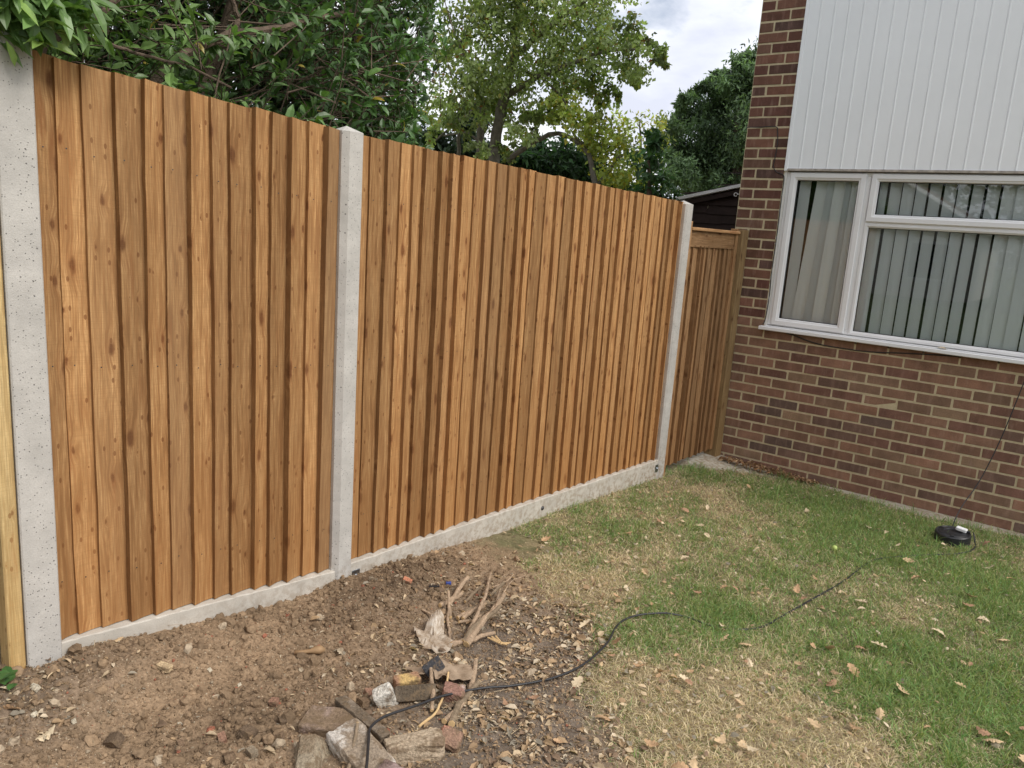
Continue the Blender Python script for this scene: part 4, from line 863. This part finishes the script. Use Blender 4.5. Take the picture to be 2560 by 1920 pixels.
# ------------------------------------------------------------------ rubble
rub_m, nt, b = mat('rubble_surface', .95, .12); co = obj_co(nt)
a = N(nt, 'ShaderNodeAttribute', attribute_name='Col').outputs['Color']
f1 = noise(nt, co, 130, 8, .75); f2 = noise(nt, co, 28, 6, .65)
c = mix(nt, 1.0, a, ramp(nt, f1, [(.32, .45), (.5, 1.0), (.68, 1.5)]), 'MULTIPLY')
c = mix(nt, ramp(nt, f2, [(.50, 0.0), (.60, .75)]), c, (.20, .14, .085))
nt.links.new(c, b.inputs['Base Color']); bump(nt, b, M_(nt, 'ADD', f1, M_(nt, 'MULTIPLY', f2, 1.5)), .9, .008)
def chunk(name, label, cat, c, dims, rot, colr, seed, col2=None, rough=.06, group=None, m_=None, lift=0., sub=10, taper=0.):
    """an eroded block: gridded box, worn corners, mottled colour"""
    r = np.random.default_rng(seed); n = sub; V = []; Q = []; idm = {}
    L = np.linspace(-1, 1, n+1)
    def vid(p):
        k = tuple(np.round(p, 5))
        if k not in idm: idm[k] = len(V); V.append(p)
        return idm[k]
    for ax in range(3):
        for s_ in (-1, 1):
            for i in range(n):
                for j in range(n):
                    q = []
                    for (u, v) in ((i, j), (i+1, j), (i+1, j+1), (i, j+1)):
                        p = [0, 0, 0]; p[ax] = s_; p[(ax+1) % 3] = L[u]; p[(ax+2) % 3] = L[v]; q.append(vid(tuple(p)))
                    Q.append(q if s_ > 0 else q[::-1])
    V = np.array(V, float); l4 = (np.abs(V)**14).sum(1)**(1/14.); V = V/l4[:, None]
    h = np.array(dims)/2*.92; nz = np.stack([fbm(V[:, 1]*2.2+seed, V[:, 2]*2.2+V[:, 0], 3, seed+k) for k in range(3)], 1)-.5
    V[:, 0] *= 1-taper*(V[:, 2]+1)/2; nz = nz+.45*(np.stack([fbm(V[:, 1]*7+seed, V[:, 2]*7+V[:, 0]*5, 2, seed+20+k) for k in range(3)], 1)-.5); V = V*h*(1+rough*2*nz)+r.normal(0, rough*.035*h.mean(), V.shape)
    cc = np.tile(np.array(colr)[None], (len(V), 1))
    if col2 is not None: k = ss(.46, .56, fbm(V[:, 0]*13+3*seed, V[:, 1]*13-V[:, 2]*12, 2, seed+9))[:, None]; cc = cc*(1-k)+np.array(col2)*k
    o = link(name, mesh(name, V, None, Q, cc, False), m_ or rub_m); o.location = (c[0], c[1], Hmac(np.array(c[0]), np.array(c[1])).item()+c[2]); o.rotation_euler = tuple(radians(a) for a in rot)
    return tag(o, label, cat, group)
RB = 'broken bricks and concrete in the rubble heap'
chunk('brick', 'pinkish flat brick half sunk in soil left of the rubble heap', 'brick', (.573, -4.53, .006), (.115, .19, .06), (4, 3, -62), (.36, .27, .22), 1, (.25, .18, .12), .05, RB)
chunk('brick', 'long narrow grey brick on edge just above the flat pink brick', 'brick', (.648, -4.468, .020), (.29, .042, .07), (3, -2, -9), (.32, .26, .20), 2, (.18, .14, .10), .06, RB)
chunk('concrete_lump', 'largest pale mortar crusted slab at the bottom of the rubble heap', 'rubble', (.765, -4.575, .018), (.24, .12, .075), (5, 8, -8), (.60, .55, .49), 3, (.34, .27, .20), .12, RB)
chunk('concrete_lump', 'wedge of brown concrete with white streaks at the bottom edge left of the cable', 'rubble', (.66, -4.685, .012), (.13, .12, .08), (22, -10, 40), (.26, .20, .135), 4, (.34, .28, .20), .13, RB, None, 0, 10, .6)
chunk('brick', 'tan mortar crusted brick lying right of the cable at the bottom of the heap', 'brick', (.862, -4.45, .026), (.19, .085, .075), (-6, -4, 55), (.48, .38, .27), 5, (.25, .18, .12), .11, RB)
chunk('brick_lump', 'salmon red broken brick lump at the right end of the rubble', 'rubble', (.907, -4.345, .022), (.075, .065, .06), (20, 15, 30), (.46, .22, .15), 6, (.32, .20, .14), .17, RB)
chunk('cobble', 'rounded purplish stone at the bottom edge of the picture in front of the slab', 'stone', (.925, -4.605, .02), (.12, .10, .08), (5, 5, 10), (.33, .24, .22), 7, (.20, .14, .12), .12, RB)
chunk('concrete_lump', 'clean white faceted block standing on top of the rubble', 'rubble', (.606, -4.328, .030), (.07, .055, .075), (14, -28, 48), (.70, .66, .58), 8, None, .05, RB)
chunk('tile', 'dark brown flat tile leaning beside the white block', 'tile', (.665, -4.245, .036), (.155, .014, .055), (-38, 6, 60), (.16, .125, .09), 9, (.11, .085, .06), .03, RB)
chunk('brick', 'rusty brick with a yellow painted corner behind the dark brown tile', 'brick', (.585, -4.205, .022), (.10, .05, .05), (6, 0, 62), (.36, .21, .13), 10, (.58, .40, .17), .05, RB)
chunk('slate', 'curved dark grey slate strip standing up at the top of the rubble', 'slate', (.622, -4.112, .060), (.075, .012, .055), (-20, -30, 62), (.075, .075, .08), 11, None, .04, RB)
chunk('brick', 'pale pink broken brick behind the cable on the right of the heap', 'brick', (.742, -4.14, .020), (.08, .06, .06), (10, 12, 35), (.42, .31, .26), 12, (.30, .17, .13), .12, RB)
r = np.random.default_rng(40)
spots = [(.202, -5.025, .05, 'grey brown flint, lowest left large stone'), (.438, -4.737, .05, 'tan lump of rubble beside the clods'), (.496, -4.839, .05, 'pinkish lump near the bottom edge'), (.40, -4.80, .035, ''), (.52, -4.78, .04, ''), (.34, -4.90, .03, ''), (.56, -4.38, .045, ''), (.53, -4.33, .04, ''), (.60, -4.40, .03, ''), (.45, -4.62, .035, ''), (.40, -4.66, .028, ''), (.35, -4.58, .03, ''), (-.05, -3.78, .04, ''), (.00, -3.88, .032, ''), (-.06, -4.02, .035, ''), (.10, -3.68, .03, ''), (.62, -4.62, .04, ''), (.51, -4.68, .035, ''), (1.00, -4.28, .025, ''), (.82, -4.25, .03, '')]
cols = [(.30, .24, .17), (.25, .17, .11), (.22, .15, .095), (.33, .19, .13)]
SL = ['grey brown flint alone on the soil near the bottom left', 'tan stone beside the clods left of the flat pink brick', 'pinkish stone at the very bottom edge left of the rubble', 'brown stone at the bottom left of the pinkish edge stone', 'flat stone just above the pinkish stone at the bottom edge', 'smallest of the bottom edge stones, furthest left', 'stone lying against the left side of the white block', 'stone up and left of the white block', 'small stone directly below the white block', 'tan stone left of the far end of the flat pink brick', 'small stone left of that tan stone', 'lone stone in the middle of the dug soil left of the rubble', 'stone in the clods at the foot of the middle post', 'stone in the clods just left of the middle post', 'stone against the gravel board of the narrower bay', 'stone beside the orange brick chip', 'stone between the flat pink brick and the brown wedge', 'stone wedged left of the flat pink brick', 'small stone on the litter right of the salmon brick lump', 'small stone between the leaning sticks and the tan brick']
for i, (x, y, d, _) in enumerate(spots):
    chunk('rubble_stone', SL[i], 'stone', (x, y, d*.22), (d, d*r.uniform(.6, .9), d*r.uniform(.5, .8)), tuple(r.uniform(-30, 30, 3)), cols[i % 4], 100+i, (.17, .12, .08), .14, 'brown rubble stones in the soil', None, 0, 3)
chunk('flint', 'long cream coloured flint lying alone on the smooth soil', 'stone', (-.01, -4.755, .010), (.055, .028, .022), (0, 5, 20), (.58, .44, .27), 201, None, .14)
PL = ['cream pebble right of the long cream flint', 'cream pebble highest up on the smooth soil', 'cream pebble near the green weed at the left edge', 'cream pebble below the long cream flint', 'cream pebble halfway between flint and rubble', 'cream pebble at the foot of the nearest concrete post', 'cream pebble beside the tan wooden knob', 'cream pebble close to the bottom centre left stones', 'pale pebble nearest the bottom left corner']
for i, (x, y, d) in enumerate([(.06, -4.63, .013), (.095, -4.50, .010), (-.10, -5.115, .022), (.05, -5.07, .013), (.19, -4.60, .012), (-.215, -4.87, .016), (.15, -4.27, .010), (.25, -4.85, .012), (-.02, -5.15, .02)]):
    chunk('pebble', PL[i], 'pebble', (x, y, d*.3), (d*1.4, d, d*.8), tuple(r.uniform(-40, 40, 3)), (.62, .55, .42), 220+i, None, .14, 'cream pebbles on the bare soil', None, 0, 3)
chunk('brick_chip', 'orange brick chip in dug soil in front of the wider bay', 'rubble', (.061, -3.68, .015), (.045, .03, .022), (10, 20, 30), (.52, .22, .13), 240, None, .14, None, None, 0, 3)
# old bone-like root knob
m = MB(); z0 = g1(.18, -4.30)+.012; m.tube([(.150, -4.345, z0), (.170, -4.328, z0+.002), (.188, -4.305, z0+.004), (.197, -4.293, z0+.006), (.212, -4.277, z0+.008), (.222, -4.266, z0+.006)], [.008, .0075, .008, .014, .0165, .006], 9)
tag(m.build('knob', simple('tan_knob', (.30, .19, .10), .7, .2, 40), None, True), 'tan wooden knob shaped like a small handle lying on the soil', 'knob')
m = MB(); z0 = g1(.173, -3.53)+.014; m.box(-.012, .012, -.007, .007, 0, .012, M=np.array(Matrix.Translation((.173, -3.53, z0)) @ Matrix.Rotation(.7, 4, 'Z')), bev=.002)
tag(m.build('plastic_scrap', simple('blue_plastic', (.05, .08, .30), .5, .2)), 'small bright blue plastic scrap in the soil near the cut sticks', 'scrap')
m = MB(); z0 = g1(.158, -3.609)+.012; MM = np.array(Matrix.Translation((.158, -3.609, z0)) @ Matrix.Rotation(.85, 4, 'Z') @ Matrix.Rotation(.3, 4, 'X'))
m.box(-.024, .024, -.002, .002, 0, .004, M=MM)
for k in range(7): m.box(-.022+k*.0068, -.019+k*.0068, .0022, .013, 0, .003, M=MM)
tag(m.build('plastic_comb', blackp), 'short broken piece of black comb lying on the dug soil', 'comb')

# crumpled sheets
def sheet(name, label, cat, outline, zf, mat_, seed, n=26):
    O = np.array(outline, float); c = O[:, :2].mean(0); V = []; Q = []; T = []
    k = len(O); m_ = k*6; th = np.linspace(0, k, m_, endpoint=False)
    ring = np.array([[np.interp(t, range(k+1), np.append(O[:, j], O[0, j])) for j in range(2)] for t in th])
    rings = [1.0, .8, .6, .4, .2]
    for q in rings:
        P = c+(ring-c)*q; V += [(a_, b__, Hmac(np.array(a_), np.array(b__)).item()+zf(a_-c[0], b__-c[1])+.045*(abs(fbm(a_*16+seed, b__*16, 3, seed)-.5)*2)) for a_, b__ in P]
    V.append((c[0], c[1], Hmac(np.array(c[0]), np.array(c[1])).item()+zf(0, 0)+.01))
    for i in range(4):
        for j in range(m_): Q.append([i*m_+j, i*m_+(j+1) % m_, (i+1)*m_+(j+1) % m_, (i+1)*m_+j])
    T = [[4*m_+j, 4*m_+(j+1) % m_, 5*m_] for j in range(m_)]
    o = link(name, mesh(name, V, T, Q, None, False), mat_); s_ = o.modifiers.new('s', 'SOLIDIFY'); s_.thickness = .0012; return tag(o, label, cat)
plas, nt, b = mat('dirty_plastic_film', .38, .5); b.inputs['Alpha'].default_value = .86
f = noise(nt, obj_co(nt), 26, 6, .65); nt.links.new(ramp(nt, f, [(.35, (.28, .20, .13)), (.55, (.50, .42, .33)), (.75, (.64, .60, .53))]), b.inputs['Base Color'])
cloth, nt, b = mat('muddy_sheet', .7, .2); f = noise(nt, obj_co(nt), 22, 5, .6); nt.links.new(ramp(nt, f, [(.3, (.20, .14, .09)), (.7, (.36, .27, .19))]), b.inputs['Base Color'])
sheet('plastic_sheet', 'crumpled translucent grey plastic sheet beside the cut sticks', 'plastic sheet', [(.314, -3.897), (.375, -3.900), (.324, -3.793), (.386, -3.798), (.447, -3.86), (.506, -3.868), (.53, -3.919), (.529, -3.973), (.454, -3.983), (.372, -3.942)], lambda x, y: .010+.045*math.exp(-((x+.06)/.035)**2-((y-.07)/.05)**2), plas, 4)
sheet('muddy_sheet', 'muddy brown crumpled sheet tucked behind the rubble and sticks', 'plastic sheet', [(.513, -4.147), (.577, -4.095), (.62, -4.065), (.678, -3.989), (.702, -3.963), (.737, -4.022), (.722, -4.067), (.694, -4.104), (.666, -4.149), (.626, -4.122), (.594, -4.155)], lambda x, y: .025+.02*math.exp(-(x/.06)**2), cloth, 6)

# ------------------------------------------------------------------ sticks
cut_m = simple('cut_wood_end', (.58, .40, .20), .8, .15, 60)
st_m = simple('stick_bark', (.36, .26, .175), .9, .5, 55, .2, .9)
st_m2 = simple('stick_bark_dark', (.22, .165, .11), .9, .4, 60, .2, .7)
gz_ = lambda x, y: Hmac(np.array(x), np.array(y)).item()
def stick(a_, b_, ra, rb, la, lb, label, m_=None, seed=0, cat='stick'):
    r = np.random.default_rng(seed); A = np.array([a_[0], a_[1], gz_(*a_)+la]); Bq = np.array([b_[0], b_[1], gz_(*b_)+lb]); n = 18
    t = np.linspace(0, 1, n)[:, None]; P = A*(1-t)+Bq*t; L = np.linalg.norm(Bq-A); P += np.sin(pi*t)*r.normal(0, .05, 3)*L+np.stack([fbm(t[:, 0]*5, seed+k+0*t[:, 0], 2, k)-.5 for k in range(3)], 1)*L*.06*np.sin(pi*t)
    R = np.linspace(ra, rb, n)*(1+r.normal(0, .07, n)); R = R*.86*(1+.22*(fbm(t[:, 0]*9, seed+0*t[:, 0], 2, 5)-.5)); root = MB().tube(P, R, 9).build('stick', m_ or st_m, None, False); tag(root, label, cat, 'cut sticks poking out of the soil')
    for e, q in ((0, 1), (-1, -2)):
        d = norm(P[e]-P[q]); MB().tube([P[e]-d*.001, P[e]+d*.002], [R[e]*.96, R[e]*.90], 7).build('cut_end', cut_m, root)
    return root
SK = [((.387, -3.71), (.403, -3.559), .013, .010, .02, .05, 'thick brown stick crossing behind the long dark one'),
      ((.51, -3.801), (.488, -3.554), .012, .008, .03, .10, 'upright leaning stick right of the long dark one'),
      ((.273, -3.694), (.265, -3.548), .013, .011, .02, .04, 'thick pale barked stick lying at the left with a cut end'),
      ((.332, -3.472), (.242, -3.314), .009, .006, .03, .07, 'brown stick pointing to the middle post'),
      ((.53, -3.835), (.497, -3.61), .015, .010, .02, .07, 'knotty thick branch at the right of the cluster'),
      ((.505, -3.882), (.573, -3.70), .014, .010, .015, .05, 'thick low branch lying on the litter at the front right'),
      ((.42, -3.74), (.37, -3.404), .007, .005, .03, .09, 'long slim stick running through the top of the cluster'),
      ((.382, -3.56), (.47, -3.45), .006, .004, .03, .08, 'short slim stick at the right back of the cluster'),
      ((.36, -3.724), (.238, -3.476), .008, .012, .015, .10, 'thick stick with split yellow top, standing furthest left in the sticks by the clear sheet'),
      ((.27, -3.646), (.248, -3.521), .011, .009, .012, .03, 'short stick lying left with a pale torn end'),
      ((.375, -3.659), (.389, -3.512), .016, .010, .015, .05, 'thick stub with flaking bark in the middle of the stick cluster'),
      ((.505, -3.792), (.337, -3.453), .010, .007, .02, .09, 'long dark stick slanting through the middle of the cluster'),
      ((.546, -3.841), (.427, -3.448), .017, .010, .02, .09, 'thickest forked log in front of the cluster'),
      ((.373, -3.477), (.364, -3.378), .006, .009, .05, .10, 'short stick with twisted pale yellow bare end'),
      ((.489, -3.869), (.272, -3.644), .006, .007, .02, .10, 'thin pale stick bent upright beside the plastic sheet'),
      ((.251, -3.778), (.372, -3.777), .005, .006, .02, .035, 'thin stick with pale peeled half lying behind the plastic sheet'),
      ((.49, -3.599), (.545, -3.50), .004, .003, .05, .05, 'thin green twig sticking out to the right'),
      ((.324, -3.401), (.323, -3.249), .006, .003, .04, .08, 'slim brown stick at the far back of the cluster'),
      ((.411, -3.706), (.402, -3.549), .012, .008, .03, .06, 'brown stick under the crossing sticks'),
      ((.326, -3.593), (.30, -3.439), .008, .006, .03, .07, 'greenish brown slim stick left of centre'),
      ((.47, -3.60), (.36, -3.20), .004, .0025, .06, .08, 'long thin whip arching away over the bare earth'),
      ((.82, -4.27), (.694, -3.964), .012, .009, .02, .10, 'dark forked stick standing over the cable on the right of the rubble'),
      ((.846, -4.264), (.772, -4.038), .015, .010, .02, .07, 'stout mossy stick leaning over the cable beside the forked one'),
      ((.757, -4.262), (.60, -4.106), .008, .008, .03, .10, 'reddish stick standing in front of the grey slate'),
      ((.789, -4.355), (.675, -4.092), .005, .0045, .03, .09, 'thin peeled orange stick curving over the tile'),
      ((.80, -4.66), (.70, -4.535), .0065, .006, .03, .12, 'slim olive stick upright at the bottom edge left of the cable')]
for i, (a_, b_, ra, rb, la, lb, lab) in enumerate(SK): stick(a_, b_, ra, rb, la*.7, max(la*.7, (lb-.02)*.75), lab, [st_m, st_m2, st_m][i % 3] if i != 24 else cut_m, i)
# split pale wood fragment
m = MB()
for k in range(3): m.tube([(.575+k*.012, -3.745+k*.01, gz_(.58, -3.74)+.02+k*.004), (.62+k*.01, -3.74, gz_(.62, -3.74)+.018), (.665, -3.735+k*.012, gz_(.66, -3.73)+.02)], [.003, .006, .002], 5)
tag(m.build('wood_splinter', cut_m), 'pale split wood splinters at the right foot of the stick cluster', 'splinter')

# ------------------------------------------------------------------ litter: twigs and leaf scraps
r = np.random.default_rng(300); lt = MB()
def scatter(n, wf, box): return sample(n, wf, box)
lit_m = vcol_mat('leaf_litter', .8, .2, 80, .2, .15, 0)
for n, L0, wf, box, pal in ((3600, .012, lambda x, y: np.clip(litter_w(x, y)*1.1+.018, 0, 1)*(1-lawn_w(x, y)*.85)*ss(.30, .62, fbm(x*7+2, y*7, 3, 88)), (-.3, 1.9, -5.4, -3.0), 0),
                            (1700, .030, lambda x, y: np.clip(litter_w(x, y), 0, 1)*(1-lawn_w(x, y)*.6)*ss(.34, .60, fbm(x*7+2, y*7, 3, 88)), (-.3, 1.9, -5.4, -3.0), 0),
                            (3000, .021, lambda x, y: .5*lawn_w(x, y)*(1.1-green_w(x, y)), (-.1, 2.8, -5.0, -.15), 0)):
    XY = sample(n, wf, box); k = XY[:, 1] < footing_edge(XY[:, 0])-.0; XY = XY[k]; n = len(XY)
    P = np.c_[XY, gz(XY[:, 0], XY[:, 1])+.004+.006*r.random(n)+.012*lawn_w(XY[:, 0], XY[:, 1])]; th_ = r.uniform(0, 2*pi, n); D = np.stack([np.cos(th_), np.sin(th_), r.normal(.05, .25, n)], 1); Nn = norm(np.stack([r.normal(0, .4, n), r.normal(0, .4, n), np.ones(n)], 1))
    L = L0*r.uniform(.4, 1.5, n); V, T, Q, k8 = leafmesh(P, D, Nn, L, L*r.uniform(.15, .38, n), r.uniform(-.5, .8), .6)
    base = np.array([(.56, .43, .28), (.42, .29, .17), (.58, .48, .35), (.22, .15, .10), (.40, .27, .16), (.30, .26, .20)])[r.choice(6, n, p=[.22, .22, .16, .2, .08, .12])]*r.uniform(.7, 1.15, (n, 1))
    lt.add(V, T, Q, np.repeat(base, k8, 0))
n = 900; XY = sample(n, lambda x, y: (litter_w(x, y)*.9+.06)*(1-.7*lawn_w(x, y)), (-.3, 1.9, -5.4, -3.0))
for x, y in XY:
    a_ = r.uniform(0, 2*pi); L = r.uniform(.015, .085)*(.6+r.random()); z0 = g1(x, y)+.006; c_ = np.array([(.30, .21, .13), (.16, .11, .075), (.46, .36, .23)][r.integers(3)])*r.uniform(.7, 1.2)
    bnd = r.normal(0, .15); lt.tube([(x, y, z0), (x+cos(a_)*L/2-sin(a_)*L*bnd, y+sin(a_)*L/2+cos(a_)*L*bnd, z0+.004), (x+cos(a_)*L, y+sin(a_)*L, z0+r.uniform(-.002, .006))], [.0010, .0009, .0005], 3, c_, False)
# fine dark roots tangled in the dug soil
XY = sample(260, lambda x, y: rough_w(x, y)**2, (-.3, .8, -5.0, -3.1))
for x, y in XY:
    z0 = g1(x, y)+.008; P = np.cumsum(np.r_[[[x, y, z0]], r.normal(0, .012, (6, 3))*[1, 1, .35]], 0); lt.tube(P, .0008, 3, np.array([.15, .10, .065])*r.uniform(.6, 1.6), False)
tag(lt.build('leaf_litter', lit_m), kind='stuff')

# ------------------------------------------------------------------ individual dead oak leaves
def oak_leaf(seed, L=.06):
    r = np.random.default_rng(seed); n = 22; t = np.linspace(0, 1, n); w = (.05+.33*np.sin(pi*np.clip(t*1.02, 0, 1))**.8*(.40+.60*np.abs(np.sin(t*pi*3.6+.3+seed)))*(.55+.6*t))*L
    w[0] = .004; w[-1] = .003; cur = r.uniform(-.5, .6); side = r.uniform(.1, 1.1); V = []; bend = r.normal(0, .25)
    for i in range(n):
        cx = (t[i]-.5)*L; cy = bend*L*(t[i]-.5)**2; z = cur*L*(t[i]-.5)**2*1.2
        V += [(cx, cy-w[i]*r.uniform(.85, 1.1), z+side*w[i]*.55+r.normal(0, .0006)), (cx, cy, z), (cx, cy+w[i]*r.uniform(.85, 1.1), z+side*w[i]*r.uniform(.2, .5))]
    Q = [q for i in range(n-1) for q in ([3*i, 3*i+3, 3*i+4, 3*i+1], [3*i+1, 3*i+4, 3*i+5, 3*i+2])]
    return mesh('dead_leaf', V, None, Q, None, False)
lm = []
for c_ in ((.42, .27, .15), (.50, .36, .21), (.34, .20, .12), (.56, .45, .30)):
    mm = simple('dead_leaf_brown', c_, .7, .3, 70, .3, .3); lm.append(mm)
variants = []
for i in range(12): me = oak_leaf(i); me.materials.append(lm[i % 4]); variants.append(me)
r = np.random.default_rng(410)
spots = [(.36, -2.2), (.43, -1.9), (.30, -1.55), (.6, -1.75), (.75, -2.3), (1.0, -2.05), (1.25, -1.6), (.9, -1.3), (1.7, -2.35), (1.60, -2.15), (1.75, -2.9), (1.95, -2.2), (2.1, -2.45), (1.35, -3.0), (1.42, -3.15), (1.05, -2.5), (.7, -2.65), (1.9, -1.9), (1.55, -1.05), (1.65, -.95), (1.45, -.85), (2.0, -.9), (1.2, -3.5), (1.5, -3.45), (1.3, -3.85), (1.6, -3.7), (1.85, -3.3), (1.15, -4.1), (.95, -3.95), (1.0, -3.75), (.85, -3.55), (.9, -4.05), (2.2, -3.0), (-.18, -4.82), (-.24, -4.95), (.06, -5.15), (-.05, -5.2)]
for _ in range(130):
    x, y = sample(1, lambda x, y: lawn_w(x, y)*np.clip(.35+1.2*np.exp(-((x-1.4)/.6)**2-((y+3.5)/.7)**2), 0, 1), (-.05, 2.7, -4.9, -.5))[0]; spots.append((x, y))
for i, (x, y) in enumerate(spots):
    o = bpy.data.objects.new('dead_leaf', variants[r.integers(12)]); C.objects.link(o); s_ = r.choice([.45, .6, .75, .9, 1.1])*r.uniform(.9, 1.1); o.scale = (s_, s_, s_)
    lawn = float(lawn_w(np.array([x]), np.array([y]))[0]); o.location = (x, y, g1(x, y)+.012+.014*lawn); o.rotation_euler = (r.normal(0, .3)+(pi if r.random() < .3 else 0), r.normal(0, .3), r.uniform(0, 6.3))
    if lawn > .5: tag(o, 'curled tan dead oak leaf lying on the lawn', 'leaf', 'dead oak leaves on the lawn')
    else: tag(o, 'curled tan dead oak leaf lying on bare soil', 'leaf', 'dead oak leaves on the soil')
o = bpy.data.objects.new('dead_leaf', variants[3]); C.objects.link(o); o.location = (1.465, -.040, SILLZ+.040); o.scale = (.9, .9, .9); o.rotation_euler = (.2, .1, .2); tag(o, 'brown dead leaf lying on the white window sill', 'leaf')
# pile of leaves against the wall
lp = MB(); n = 420; X = r.uniform(.05, .80, n); yb = np.interp(X, [0, .4, .8], [-.10, -.035, -.02]); P = np.c_[X, yb-np.abs(r.normal(0, .035, n)), -.20+.055*ss(.5, .1, X)*.6+.030*r.random(n)*np.exp(-((X-.38)/.25)**2)]
D = norm(r.normal(size=(n, 3))*[1, 1, .5]); V, T, Q, k8 = leafmesh(P, D, norm(r.normal(0, .6, (n, 3))+[0, 0, 1]), .035*r.uniform(.5, 1.3, n), .010*r.uniform(.5, 1.3, n), .4, .8)
lp.add(V, T, Q, np.repeat(np.array([(.34, .19, .10), (.26, .15, .09), (.52, .35, .21)])[r.integers(0, 3, n)]*r.uniform(.6, 1.1, (n, 1)), k8, 0)); tag(lp.build('leaf_pile', lit_m), kind='stuff')
# windfall and weed
me = I2; V, T = rocks(np.array([[0, 0, 0.]]), np.array([.018]), 3, I2, (.95, 1.0), .02)
o = link('windfall_fruit', mesh('windfall_fruit', V, T, None, None, True), simple('pale_green_fruit', (.42, .52, .16), .5, .1)); o.location = (1.293, -1.438, g1(1.293, -1.438)+.022); tag(o, 'small pale green fallen fruit on the lawn', 'fruit')
wd = MB(); n = 9; th_ = r.uniform(0, 2*pi, n); P = np.tile([0, 0, .02], (n, 1))+r.normal(0, .012, (n, 3)); D = np.stack([np.cos(th_), np.sin(th_), np.full(n, .25)], 1); V, T, Q, k8 = leafmesh(P, D, np.tile([0, 0, 1.], (n, 1)), .05*r.uniform(.7, 1.1, n), np.full(n, .016), .2, .3)
o = wd.add(V, T, Q, np.array([.07, .16, .045])).build('weed', leaf_near); o.location = (-.15, -5.165, g1(-.15, -5.165)); tag(o, 'small green leafy weed on the soil at the left edge', 'weed')

# ------------------------------------------------------------------ grass
r = np.random.default_rng(500)
def blades(n, box, hmul):
    XY = sample(n, lambda x, y: lawn_w(x, y)*(.60+.40*green_w(x, y)), box); x, y = XY[:, 0], XY[:, 1]
    k = (y < footing_edge(x)+.025*r.random(n)-.0) & (x > -.13+.038*(y+1)*1.0+.02); x, y = x[k], y[k]; n = len(x)
    g_ = green_w(x, y); isg = r.random(n) < np.clip(.10+g_*.66, .08, .84)
    H = np.where(isg, r.uniform(.014, .040, n)*(.65+.8*g_), r.uniform(.010, .030, n))*hmul*np.where(r.random(n) < .04, 1.6, 1); w = np.where(isg, r.uniform(.0009, .0019, n)*np.where(r.random(n) < .06, 1.7, 1), r.uniform(.0007, .0017, n)); H = H*(.55+.95*fbm(x*9, y*9, 3, 77))
    edge = (y > footing_edge(x)-.07); H = H*np.where(edge & isg, 1.5, 1)
    th_ = r.uniform(0, 2*pi, n)+0; lean = np.where(isg, r.uniform(.4, 2.6, n), r.uniform(.9, 3.2, n)); nf = np.stack([np.cos(th_), np.sin(th_)], 1)
    z = gz(x, y)-.003+np.where(isg, 0, .006*r.random(n)); B0 = np.c_[x, y, z]; tot = H*1.35
    up = 1/np.sqrt(1+lean**2); ho = lean*up
    mid = B0+np.c_[nf*(ho*tot*.35)[:, None], up*tot*.62]; tip = B0+np.c_[nf*(ho*tot*.95)[:, None], up*tot*.85]
    ph = r.uniform(0, 2*pi, n); s_ = np.c_[np.cos(ph), np.sin(ph), np.zeros(n)]*w[:, None]
    V = np.stack([B0-s_, B0+s_, mid+s_*.8, mid-s_*.8, tip], 1).reshape(-1, 3); o = (np.arange(n)*5)[:, None]
    Q = o+np.array([[0, 1, 2, 3]]); T = o+np.array([[3, 2, 4]])
    gcol = np.array([.205, .292, .100])*(1-g_[:, None]*.0)*r.uniform(.65, 1.4, (n, 1)); gcol[:, 0] *= r.uniform(.75, 1.35, n); scol = np.array([.76, .63, .43])*r.uniform(.50, 1.15, (n, 1))
    c_ = np.where(isg[:, None], gcol, scol); return V, T, Q, np.repeat(c_, 5, 0)
gm = MB()
for n, box, hm in ((115000, (.2, 2.9, -5.0, -2.7), 1.0), (75000, (-.15, 2.9, -2.7, -1.3), 1.05), (60000, (-.15, 2.9, -1.3, .05), 1.15)):
    V, T, Q, c_ = blades(n, box, hm); gm.add(V, T, Q, c_)
grass_m = vcol_mat('grass_blades', .6, .1, 5, .25, .3, 0)
tag(gm.build('grass', grass_m), kind='stuff')
